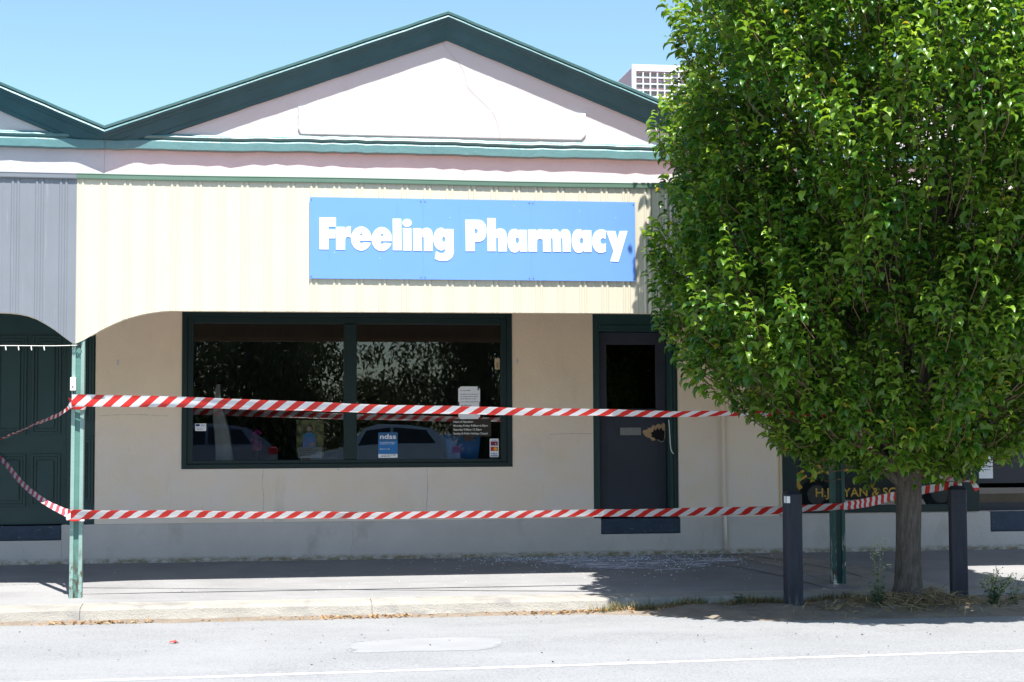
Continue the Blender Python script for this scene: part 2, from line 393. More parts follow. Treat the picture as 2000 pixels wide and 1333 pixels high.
# concrete kerb in lengths with open joints
kb = MB(); prof = [(2.75,-.171),(2.99,-.178),(3.03,-.185),(3.052,-.203),(3.066,-.245),(3.082,-.287),(3.20,-.293),(3.34,-.32)]
for i in range(-5, 9):
    a = -1.55+2.52*i; b = a+2.516
    st = np.linspace(a, b, 14)
    n0 = len(kb.v); k = len(prof)
    for x in st:
        d = .006*math.sin(x*1.7+i)+random.gauss(0,.002)
        for p, z in prof: kb.v.append((x,-p-d*(p>3), z+random.gauss(0,.0015)+(.004 if p<2.8 else 0)))
    for q in range(len(st)-1):
        for j in range(k-1):
            kb.f.append((n0+q*k+j, n0+q*k+j+1, n0+(q+1)*k+j+1, n0+(q+1)*k+j))
struct(kb.build('kerb', M['kerbm'], smooth=False))
kj = MB().box(-14,22,-3.0,-2.76,-.32,-.235); struct(kj.build('kerb_joint_bed', mat('dark_mortar',(.12,.115,.105),.9,.2)))
# sandy build-up along the kerb and the mound round the tree
def dirt_h(x, y):
    f = 1/(1+math.exp(-(x-3.4)/.25))
    edge_y = -3.42-.55*f - (.42*f if x > 4.2 else .42*f*max(0,(x-3.2)))
    c = -3.32
    t = (y-edge_y)/(c-edge_y)
    base = road_z(y)
    h = (.012+.055*f)*max(0,min(1,t))**.7
    h += .085*f*math.exp(-(((x-5.75)/.55)**2+((y+3.7)/.28)**2))
    h += .012*f*(math.sin(x*9+y*4)+math.sin(x*5.3-y*11))*max(0,min(1,t*3))
    return base + (h if t > 0 else -.02)
dm = MB(); nx, ny = 260, 26; X0, X1 = -6., 10.; Y0, Y1 = -5.1, -3.13
for j in range(ny+1):
    for i in range(nx+1):
        x = X0+(X1-X0)*i/nx; y = Y0+(Y1-Y0)*j/ny + .04*math.sin(x*3.1)+.02*math.sin(x*11)
        dm.v.append((x,min(y,-3.13),dirt_h(x,y)+random.gauss(0,.002)))
for j in range(ny):
    for i in range(nx):
        a = j*(nx+1)+i; dm.f.append((a,a+1,a+nx+2,a+nx+1))
struct(dm.build('dirt_verge', M['dirt'], smooth=True, fix=False))

# ================================================================== PHARMACY BUILDING
V0 = (-1.65, 4.545); AP = (1.985, 5.885); V1 = (5.42, 4.545)
RAKE = [(.0,-.275),(.035,-.27),(.045,-.235),(.06,-.225),(.085,-.165),(.105,-.115),(.125,-.105),(.135,-.085),(.162,-.075),(.178,-.05),(.172,-.035),(.15,-.028),(.12,-.027),(.12,-.018),(.165,-.014),(.172,.012),(.16,.022),(-.12,.03)]
RAKE_LOW, RAKE_TOP = RAKE[:10], RAKE[9:]
def rake(name, pts, parent, jit=.0012):
    st = []
    for (xa,za),(xb,zb) in zip(pts, pts[1:]):
        n = max(2, int(math.hypot(xb-xa, zb-za)/.16))
        for i in range(n):
            t = i/n; st.append((xa+(xb-xa)*t, za+(zb-za)*t))
    st.append(pts[-1])
    lo = MB().extrude_profile(RAKE_LOW, st, jit)
    lo.v = [(x,y,max(z,4.428)) for x,y,z in lo.v]
    o = lo.build(name, M['teal_shaded'], parent, fix=False)
    MB().extrude_profile(RAKE_TOP, st, jit).build('capping', M['teal'], o, fix=False)
    return o
STR = [(.0,4.335),(.062,4.337),(.066,4.345),(.066,4.425),(.058,4.437),(.03,4.442),(.034,4.452),(.05,4.462),(.062,4.478),(.055,4.49),(.03,4.496),(.03,4.502),(.022,4.515),(.0,4.518)]
def string_course(x0, x1, parent):
    st = [(x, .006*math.sin(x*1.3)+.003*math.sin(x*4.1)) for x in np.linspace(x0, x1, int((x1-x0)/.12)+2)]
    return MB().extrude_profile(STR, st, .003).build('string_course', M['teal'], parent, fix=False)
def gable(name, pts, m, parent, y0=.0, y1=.28):
    return MB().prism(pts, y0, y1).build(name, m, parent)

ph = thing('pharmacy_building', (2.0, 2.0, 0), 'cream and white rendered pharmacy with dark teal gable trim above the striped tape', 'building')
win = (-.842, 2.69, 0.953, 2.62); door = (3.587, 4.545, .20, 2.70)
wall_pieces(MB(), -1.73, 5.70, .384, 3.95, [win, (door[0],door[1],.384,door[3])], 0, .25).build('wall', M['wall'], ph)
pl = MB(); wall_pieces(pl, -2.06, 5.70, -.06, .384, [(3.66,4.549,.21,.39)], -.028, .26)
PLINTH = pl.build('plinth', M['plinth'], ph)
MB().box(-1.66,5.42,.0005,.25,3.952,4.40).build('parapet_band', M['pink'], ph)
gable('gable_wall', [(V0[0],4.402),(V1[0],4.402),(V1[0],V1[1]-.06),(AP[0],AP[1]-.06),(V0[0],V0[1]-.06)], M['white'], ph)
MB().prism([(.40,4.535),(3.47,4.535),(3.53,4.595),(3.53,4.845),(.37,4.845),(.37,4.60)], -.020, .004).build('raised_panel', M['white'], ph, bevel=.012)
string_course(-1.653, 5.424, ph)
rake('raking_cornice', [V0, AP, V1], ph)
# crack lines in the gable render (fine raised/dark hairlines)
ck = MB()
cr = spline([(1.93,5.60),(2.0,5.5),(2.16,5.30),(2.22,5.10),(2.42,4.90),(2.5,4.80),(2.55,4.66),(2.57,4.50)], 8)
for a, b in zip(cr, cr[1:]):
    jx = random.gauss(0,.006); w = .003
    ck.quad((a[0]-w,-.0225 if 4.53<a[1]<4.85 else -.002,a[1]),(a[0]+w,-.0225 if 4.53<a[1]<4.85 else -.002,a[1]),(b[0]+w,-.0225 if 4.53<b[1]<4.85 else -.002,b[1]),(b[0]-w,-.0225 if 4.53<b[1]<4.85 else -.002,b[1]))
M['wallcrack'] = mat('stucco_crack', (.44,.38,.31), .9, .1)
M['crackm'] = mat('render_crack', (.42,.38,.37), .9, .1)
ck.build('render_crack', M['crackm'], ph, fix=False)
for pts_, yy in (([(.015,.945),(.005,.80),(.02,.62),(.012,.39)],-.0015),([(1.76,.945),(1.765,.7),(1.75,.5),(1.755,.39)],-.0015),([(-1.70,1.52),(-1.35,1.53),(-.98,1.515)],-.0015),([(3.1,1.30),(3.35,1.31),(3.57,1.305)],-.0015),([(.95,.375),(.96,.2),(.94,.02)],-.0295),([(4.75,.37),(4.80,.2),(4.78,.05)],-.0295)):
    hk = MB(); sp = spline(pts_, 10)
    for a, b in zip(sp, sp[1:]):
        w = random.uniform(.001,.003); ox = random.gauss(0,.002)
        if abs(a[0]-b[0]) < abs(a[1]-b[1]): hk.quad((a[0]-w+ox,yy,a[1]),(a[0]+w+ox,yy,a[1]),(b[0]+w,yy,b[1]),(b[0]-w,yy,b[1]))
        else: hk.quad((a[0],yy,a[1]-w),(b[0],yy,b[1]-w),(b[0],yy,b[1]+w),(a[0],yy,a[1]+w))
    hk.build('render_crack', M['wallcrack'], ph, fix=False)
# roof behind the parapet
rf = MB()
rf.quad((V0[0],.281,V0[1]-.02),(V0[0],12,V0[1]-.02),(AP[0],12,AP[1]-.02),(AP[0],.281,AP[1]-.02)); rf.quad((AP[0],.281,AP[1]-.02),(AP[0],12,AP[1]-.02),(V1[0],12,V1[1]-.02),(V1[0],.281,V1[1]-.02))
rf.build('roof', M['greysteel'], ph)
# window: frame, mullion, two panes
fr = MB(); x0,x1,z0,z1 = win
fr.box(x0,x0+.055,-.012,.12,z0,z1).box(x1-.055,x1,-.012,.12,z0,z1).box(x0+.055,x1-.055,-.012,.12,z0,z0+.05).box(x0+.055,x1-.055,-.012,.12,z1-.05,z1)
fr.box(x0+.055,x0+.118,.018,.11,z0+.05,z1-.05).box(x1-.118,x1-.055,.018,.11,z0+.05,z1-.05).box(x0+.118,x1-.118,.018,.11,z0+.05,z0+.088).box(x0+.118,x1-.118,.018,.11,z1-.12,z1-.05)
WIN = fr.build('window', M['frame'], ph, bevel=.004)
MB().box(.867,1.004,.0,.11,z0+.089,z1-.121).build('mullion', M['frame'], WIN, bevel=.008)
MB().quad((x0+.10,.06,z0+.07),(.88,.06,z0+.07),(.88,.06,z1-.1),(x0+.10,.06,z1-.1)).build('pane', M['glass'], WIN, fix=False)
MB().quad((.99,.06,z0+.07),(x1-.10,.06,z0+.07),(x1-.10,.06,z1-.1),(.99,.06,z1-.1)).build('pane', M['glass'], WIN, fix=False)
# shop interior seen through glass
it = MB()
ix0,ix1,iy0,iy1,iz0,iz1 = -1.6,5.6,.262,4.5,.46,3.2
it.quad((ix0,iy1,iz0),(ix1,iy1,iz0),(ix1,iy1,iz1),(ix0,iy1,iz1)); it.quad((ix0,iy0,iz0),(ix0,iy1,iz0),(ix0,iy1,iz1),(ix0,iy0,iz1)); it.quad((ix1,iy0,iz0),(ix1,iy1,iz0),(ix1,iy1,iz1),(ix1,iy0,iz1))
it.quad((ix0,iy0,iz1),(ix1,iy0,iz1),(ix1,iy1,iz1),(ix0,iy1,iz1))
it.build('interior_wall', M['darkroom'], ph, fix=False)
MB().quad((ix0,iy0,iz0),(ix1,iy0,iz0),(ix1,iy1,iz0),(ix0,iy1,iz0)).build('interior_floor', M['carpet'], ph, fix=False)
MB().box(-.8,2.65,.27,.95,.93,1.015).build('display_shelf', M['darkroom'], ph)
# door in its reveal
df = MB()
df.box(3.587,3.66,.02,.20,.384,2.69).box(4.435,4.545,.035,.20,.384,2.69).box(3.66,4.435,.03,.20,2.43,2.69)
df.box(4.452,4.478,.012,.034,.384,2.69).box(4.500,4.520,.02,.0345,.384,2.69).box(3.66,4.435,.012,.0295,2.46,2.50)
DF = df.build('door_frame', M['doorgreen'], ph, bevel=.004)
dl = MB(); a,b,c,d = 3.663,4.432,.387,2.427
dl.box(a,3.765,.13,.175,c,d).box(4.325,b,.13,.175,c,d).box(3.765,4.325,.13,.175,c,1.57).box(3.765,4.325,.13,.175,2.29,d)
dl.box(3.755,4.335,.122,.13,1.56,1.58)
DL = dl.build('door', M['navy'], ph, bevel=.003)
MB().quad((3.76,.15,1.57),(4.33,.15,1.57),(4.33,.15,2.29),(3.76,.15,2.29)).build('glass', M['doorglass'], DL, fix=False)
ms = MB().box(3.915,4.150,.124,.131,1.288,1.372).box(3.945,4.12,.121,.1238,1.312,1.348); ms.build('mail_slot', M['steel'], DL, bevel=.002)
jag = [(4.165,1.325),(4.185,1.29),(4.215,1.265),(4.25,1.255),(4.275,1.225),(4.33,1.235),(4.365,1.215),(4.41,1.23),(4.425,1.27),(4.424,1.41),(4.40,1.425),(4.38,1.40),(4.345,1.415),(4.315,1.39),(4.285,1.40),(4.262,1.365),(4.235,1.37),(4.215,1.345),(4.185,1.345)]
MB().prism([(x,z) for x,z in jag], .1275, .1299).build('splintered_patch', M['tan'], DL)
hole = [(4.262,1.315),(4.275,1.285),(4.262,1.268),(4.30,1.258),(4.315,1.235),(4.352,1.238),(4.372,1.215),(4.405,1.225),(4.415,1.27),(4.418,1.33),(4.39,1.345),(4.385,1.375),(4.355,1.345),(4.335,1.37),(4.318,1.335),(4.30,1.36),(4.288,1.325)]
MB().prism(hole, .1255, .1274).build('broken_hole', M['black'], DL)
MB().prism([(4.345,1.222),(4.385,1.207),(4.41,1.22),(4.40,1.226),(4.38,1.219),(4.352,1.232)], .118, .1254).build('bent_lock_plate', M['steel'], DL)
MB().box(3.664,4.545,-.022,.24,.214,.380).build('door_step', M['bluestep'], ph, bevel=.008)
dp = MB().tube([(5.05,-.03,2.9),(5.045,-.03,1.6),(5.05,-.03,.40),(5.05,-.055,.36),(5.055,-.055,.02)], .017, 10); dp.build('drainpipe', M['wall'], ph, smooth=True)
MB().box(5.684,5.701,-.006,.0,.384,2.9).build('corner_bead', mat('yellow_edge_paint', (.55,.40,.17), .7), ph)
# chalky white chips on the wall
cw = MB()
for (x,z) in ((-1.505,2.08),(-1.18,1.62),(.80,.84+.12),(2.75,2.10),(.56,3.2)):
    q = [(x+.010*math.cos(t)*(1+.3*random.random()), z+.03*math.sin(t)*(1+.3*random.random())) for t in np.linspace(0,2*math.pi,10)[:-1]]
    MB().prism(q, -.003, .001).build('plaster_chip', M['white'], ph)

# ---- cooler on the roof behind the gable
ac = thing('roof_cooler', (5.7,5.5,4.9), 'white boxy rooftop evaporative cooler with grille standing behind the right gable slope', 'air cooler')
MB().box(5.09,6.21,4.6,6.9,4.5,6.42).build('cabinet', M['rustpink'], ac, bevel=.01)
gr = MB()
gx0,gx1,gz0,gz1 = 5.08,6.22,5.09,6.45
gr.box(gx0,gx0+.06,4.55,4.5995,gz0,gz1).box(gx1-.06,gx1,4.55,4.5995,gz0,gz1).box(gx0+.06,gx1-.06,4.55,4.5995,gz1-.09,gz1).box(gx0+.06,gx1-.06,4.55,4.5995,gz0,gz0+.1)
for i in range(1,10): gr.box(gx0+.06+i*.102-.008,gx0+.06+i*.102+.008,4.556,4.597,gz0+.1,gz1-.11)
for i in range(1,13): gr.box(gx0+.06,gx1-.06,4.560,4.595,gz0+.1+i*.09-.007,gz0+.1+i*.09+.007)
gr.build('grille_frame', M['galv'], ac)
lv = MB()
for i in range(10):
    z = gz0+.1+i*.118; lv.quad((gx0+.06,4.598,z),(gx1-.06,4.598,z),(gx1-.06,4.585,z+.07),(gx0+.06,4.585,z+.07))
lv.build('louvre', M['steel'], ac, fix=False)

# ================================================================== LEFT NEIGHBOUR
lb = thing('shop_building', (-4.5,2.0,0), 'white gabled shop front with bottle green panelled doors under the grey awning', 'building')
LX = -7.4
wall_pieces(MB(), LX, -1.732, .384, 3.95, [(-3.9,-1.733,.384,2.75)], .0, .25).build('wall', M['wall'], lb)
wall_pieces(MB(), LX, -2.062, -.06, .384, [(-3.7,-2.063,.225,.39)], -.028, .26).build('plinth', M['plinth'], lb)
MB().box(LX,-1.662,.0005,.25,3.952,4.40).build('parapet_band', M['pink'], lb)
LA = (-4.9, V0[1]+.415*3.25)
gable('gable_wall', [(LX,4.402),(V0[0]-.004,4.402),(V0[0]-.004,V0[1]-.06),(LA[0],LA[1]-.06),(LX,4.9)], M['white'], lb)
string_course(LX, -1.6535, lb)
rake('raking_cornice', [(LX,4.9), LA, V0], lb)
MB().quad((LA[0],.281,LA[1]-.02),(LA[0],12,LA[1]-.02),(V0[0]-.01,12,V0[1]-.02),(V0[0]-.01,.281,V0[1]-.02)).build('roof', M['greysteel'], lb)
def panelled(mb, x0, x1, z0, z1, y, cols, rows, depth=.012):
    """joinery slab with raised-and-fielded panels; y = face"""
    mb.box(x0,x1,y,y+.045,z0,z1)
    for (a,b) in cols:
        for (c,d) in rows:
            for k,(ins,dp) in enumerate(((0,.022),(.03,.012),(.055,.020))):
                w = .022 if k < 2 else None
                if w:
                    mb.box(a+ins,b-ins,y-dp,y-.0003*k,c+ins,c+ins+w); mb.box(a+ins,b-ins,y-dp,y-.0003*k,d-ins-w,d-ins)
                    mb.box(a+ins,a+ins+w,y-dp,y-.0003*k,c+ins+w,d-ins-w); mb.box(b-ins-w,b-ins,y-dp,y-.0003*k,c+ins+w,d-ins-w)
                else: mb.box(a+ins+.01,b-ins-.01,y-dp,y-.0002,c+ins+.01,d-ins-.01)
jf = MB(); jf.box(-3.9,-3.6,.03,.2,.384,2.75).box(-3.6,-2.02,.03,.2,2.56,2.75).box(-2.02,-1.9,.02,.2,.384,2.75)
LF = jf.build('door_frame', M['doorgreen'], lb, bevel=.004)
sp_ = MB(); panelled(sp_, -1.899,-1.734,.388,2.75,.05,[(-1.885,-1.75)],[(.60,1.30),(1.45,2.6)]); sp_.build('side_panel', M['doorgreen'], lb)
gd = MB(); panelled(gd, -3.598,-2.022,.39,2.558,.06,[(-3.55,-3.20),(-3.12,-2.82),(-2.76,-2.44),(-2.385,-2.09)],[(.58,1.12),(1.33,2.36)]); LD = gd.build('door', M['doorgreen'], lb)
MB().tube([(-2.85,.06,1.25),(-2.85,.0,1.25)],.03,12).build('door_knob', M['steel'], LD)
MB().box(-3.69,-2.065,-.024,.24,.229,.382).build('door_step', M['bluestep'], lb, bevel=.008)

# ================================================================== RIGHT NEIGHBOUR
rb = thing('shop_building', (7.5,2.0,0), 'rendered shop with green framed window in gold lettering behind the street tree', 'building')
RX = 13.
wall_pieces(MB(), 5.702, RX, .402, 3.95, [(5.725,7.99,.41,2.8),(8.02,9.2,.41,2.7)], .0, .25).build('wall', M['wall'], rb)
wall_pieces(MB(), 5.702, RX, -.06, .402, [(8.145,9.2,.18,.41)], -.026, .26).build('plinth', M['plinth'], rb)
MB().box(5.422,RX,.0005,.25,3.952,4.40).build('parapet_band', M['pink'], rb)
RA = (8.7, V1[1]+.385*3.28)
gable('gable_wall', [(V1[0]+.004,4.402),(RX,4.402),(RX,4.6),(RA[0],RA[1]-.06),(V1[0]+.004,V1[1]-.06)], M['white'], rb)
string_course(5.4245, RX, rb)
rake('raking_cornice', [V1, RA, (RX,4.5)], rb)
MB().quad((V1[0]+.01,.281,V1[1]-.02),(V1[0]+.01,12,V1[1]-.02),(RA[0],12,RA[1]-.02),(RA[0],.281,RA[1]-.02)).build('roof', M['greysteel'], rb)
rw = MB(); rw.box(5.725,5.86,-.012,.14,.412,2.79).box(7.83,8.021,-.03,.14,.412,2.79).box(5.86,7.83,-.02,.14,.412,.49).box(5.86,7.83,-.012,.14,2.68,2.79).box(5.86,5.90,.03,.12,.49,2.68)
RW = rw.build('window', M['frame'], rb, bevel=.005)
MB().quad((5.88,.06,.48),(7.84,.06,.48),(7.84,.06,2.69),(5.88,.06,2.69)).build('pane', M['glass'], RW, fix=False)
MB().box(5.905,5.93,.075,.10,.49,2.68).build('timber_strip', mat('brown_timber_strip', (.13,.07,.045), .6), RW)
it = MB(); ix0,ix1,iz0,iz1 = 5.72,12.6,.44,3.2
it.quad((ix0,iy1,iz0),(ix1,iy1,iz0),(ix1,iy1,iz1),(ix0,iy1,iz1)); it.quad((ix0,iy0,iz0),(ix0,iy1,iz0),(ix0,iy1,iz1),(ix0,iy0,iz1)); it.quad((ix0,iy0,iz1),(ix1,iy0,iz1),(ix1,iy1,iz1),(ix0,iy1,iz1)); it.quad((ix0,iy0,iz0),(ix1,iy0,iz0),(ix1,iy1,iz0),(ix0,iy1,iz0))
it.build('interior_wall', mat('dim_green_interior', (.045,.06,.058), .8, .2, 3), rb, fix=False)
M['reardoor'] = mat('dark_slate_door', (.03,.032,.042), .45, .1, 3)
rd_ = MB().box(8.02,9.2,.16,.2,.412,.50).box(8.02,8.10,.16,.2,.50,2.7).box(8.10,9.2,.16,.2,.72,2.7); RD = rd_.build('door', M['reardoor'], rb)
MB().box(8.10,9.2,.17,.19,.50,.60).build('kick_board', mat('worn_brown_board', (.10,.08,.055), .7), RD)
MB().box(8.10,9.2,.18,.195,.60,.72).build('lower_glass', M['doorglass'], RD)
MB().box(8.147,9.2,-.03,.24,.186,.408).build('door_step', M['bluestep'], rb, bevel=.008)
# gold window lettering
text('window_lettering', 'H.J. RYAN & SONS', 6.125, .590, .098, .054, M['gold'], RW, bold=.018, width=1.14)
text('window_lettering', 'OP', 7.0, .50, .06, .054, M['golddim'], RW, bold=.01, sx=.8)
def arc(co):
    u = co[:,0]-6.58; v = co[:,1]-.80; a = -u/.95
    r = 1.10+v
    return np.stack([6.58-np.sin(a)*r*1.0, -.22+.0+np.cos(a)*r, co[:,2]], 1)
text('window_lettering', 'FAL A A', 5.98, .80, .17, .0545, M['gold'], RW, bold=.02, width=1.2, post2=arc)
text('window_lettering', 'OR SO', 6.55, .495, .065, .054, M['golddim'], RW, bold=.005, sx=.8)
# ================================================================== VERANDAHS
YF = -2.43
def fascia_mesh(x0, x1, zb, m, parent, pitch=.212, phase=0.):
    """ribbed steel sheet: pairs of small ribs every pitch, bottom edge following zb(x)"""
    xs = [x0]; ds = [0.]
    n = int((x1-x0)/pitch)+2
    for i in range(n):
        c = x0+phase+i*pitch
        for r in (-.024, .024):
            for dx, d in ((-.016,0),(-.006,.008),(.006,.008),(.016,0)):
                x = c+r+dx
                if x0 < x < x1: xs.append(x); ds.append(d)
        for dx, d in ((pitch*.5-.012,0),(pitch*.5,.002),(pitch*.5+.012,0)):
            if x0 < c+dx < x1: xs.append(c+dx); ds.append(d)
    xs.append(x1); ds.append(0.)
    # extra stations along curves
    ex = np.arange(x0, x1, .03); allx = np.unique(np.round(np.concatenate([xs, ex]),4)); dd = np.interp(allx, xs, ds)
    mb = MB()
    for x, d in zip(allx, dd):
        w = .003*math.sin(x*2.3)
        z0 = zb(x)
        for t in (0,.33,.66,1): mb.v.append((x, YF-d-w*math.sin(t*3.14), z0+(3.662-z0)*t))
    for i in range(len(allx)-1):
        for j in range(3): a = i*4+j; mb.f.append((a,a+4,a+5,a+1))
    o = mb.build('fascia', m, parent, fix=False)
    s = o.modifiers.new('solid', 'SOLIDIFY'); s.thickness = .002; s.offset = -1
    return o
def interp(pts): 
    px = [p[0] for p in pts]; pz = [p[1] for p in pts]
    return lambda x: float(np.interp(x, px, pz))
cream_sp = [(-1.679,2.142),(-1.622,2.168),(-1.53,2.222),(-1.45,2.270),(-1.34,2.326),(-1.25,2.366),(-1.10,2.412),(-.93,2.441),(-.85,2.448)]
cb = interp(cream_sp+[(4.68,2.452),(4.76,2.44),(4.93,2.41),(5.08,2.365),(5.17,2.325),(5.28,2.27),(5.36,2.22),(5.45,2.16),(5.50,2.142)])
gb = interp([(-6.5,2.142),(-6.0,2.36),(-5.6,2.424),(-2.36,2.424),(-2.21,2.417),(-2.075,2.390),(-1.98,2.345),(-1.871,2.276),(-1.78,2.205),(-1.70,2.146),(-1.681,2.142)])
rb_ = interp([(5.505,2.142),(5.7,2.28),(5.95,2.40),(6.3,2.45),(9.8,2.45)])
def verandah(x0, x1, zb, msheet, mgut, label, posts, phase, mp, mr):
    v = thing('verandah', ((x0+x1)/2, YF, 0), label, 'verandah')
    fascia_mesh(x0, x1, zb, msheet, v, phase=phase)
    # timber rail behind the sheet, roof sheet, gutter
    xs = np.linspace(x0+.02, x1-.02, 60); bb = MB()
    for a, b in zip(xs, xs[1:]):
        if any(abs((a+b)/2-q[0]) < q[1]*.5+.012 for q in posts): continue
        za, zb_ = zb(a)-.004, zb(b)-.004
        n = len(bb.v); bb.v += [(a,YF+.004,za),(b,YF+.004,zb_),(b,YF+.05,zb_),(a,YF+.05,za),(a,YF+.004,za+.05),(b,YF+.004,zb_+.05),(b,YF+.05,zb_+.05),(a,YF+.05,za+.05)]
        bb.f += [tuple(n+i for i in q) for q in ((0,3,2,1),(4,5,6,7),(0,1,5,4),(2,3,7,6))]
    bb.build('bottom_rail', M['wall'], v, fix=False)
    dz = .012 if x1 < 0 else (-.012 if x0 > 5 else 0.); rr = MB(); cx = np.arange(x0 - (.04 if x0 > 5 else 0), x1+.001+(.04 if x1 < 0 else 0), .019)
    for x in cx:
        d = .008*math.cos(2*math.pi*x/.076)
        rr.v += [(x,YF-.02,3.682+d+dz),(x,-.001,4.02+d+dz)]
    for i in range(len(cx)-1): rr.f.append((2*i,2*i+2,2*i+3,2*i+1))
    o = rr.build('roof', mr, v, fix=False, smooth=True); s = o.modifiers.new('solid','SOLIDIFY'); s.thickness = .003
    gm = MB(); gp = [(.0,3.70),(.0,3.655),(-.085,3.655),(-.085,3.652),(-.092,3.652),(-.095,3.66),(-.095,3.69),(-.10,3.700),(-.092,3.708),(-.084,3.700)]
    n0 = len(gm.v); st = np.linspace(x0,x1,40)
    for x in st:
        w = .003*math.sin(x*1.9)
        for dy,z in gp: gm.v.append((x,YF+.052+dy*.8,z+w-.004))
    k = len(gp)
    for i in range(len(st)-1):
        for j in range(k-1): a = n0+i*k+j; gm.f.append((a,a+k,a+k+1,a+1))
    o = gm.build('gutter', mgut, v, fix=False); s = o.modifiers.new('solid','SOLIDIFY'); s.thickness = .002
    for (xc, wdt, zt, kind) in posts:
        zb0 = path_z(YF)-.01
        f = MB(); w = wdt/2
        mm = M['post'] if kind == 'pale' else M['postgreen']
        lean = -.012
        f.box(xc-w,xc-w+.034,YF+.006,YF+.105,zb0,zt).box(xc+w-.034,xc+w,YF+.006,YF+.105,zb0,zt)
        for q in range(len(f.v)):
            x,y,z = f.v[q]; f.v[q] = (x+lean*(1-(z-zb0)/(zt-zb0)) if kind == 'pale' else x, y, z)
        po = f.build('post', mm, v, bevel=.004)
        c = MB().box(xc-w+.034,xc+w-.034,YF+.022,YF+.085,zb0,zt)
        for q in range(len(c.v)):
            x,y,z = c.v[q]; c.v[q] = (x+lean*(1-(z-zb0)/(zt-zb0)) if kind == 'pale' else x, y, z)
        c.build('post_core', M['postdark'] if kind == 'pale' else M['doorgreen'], po)
    return v
verandah(-1.68, 5.503, cb, M['cream'], M['gutter'], 'cream ribbed metal verandah with arched corner that carries the blue sign', [(-1.648,.112,3.62,'pale'),(5.515,.128,3.62,'green')], .03, None, M['redroof'])
verandah(-6.5, -1.679, gb, M['greysteel'], M['gutter_grey'], 'grey ribbed metal verandah with arched corner on the left shop', [], .04, None, M['greysteel'])
verandah(5.506, 9.8, rb_, M['cream'], M['gutter'], 'cream ribbed metal verandah mostly hidden behind the street tree', [], .05, None, M['redroof'])

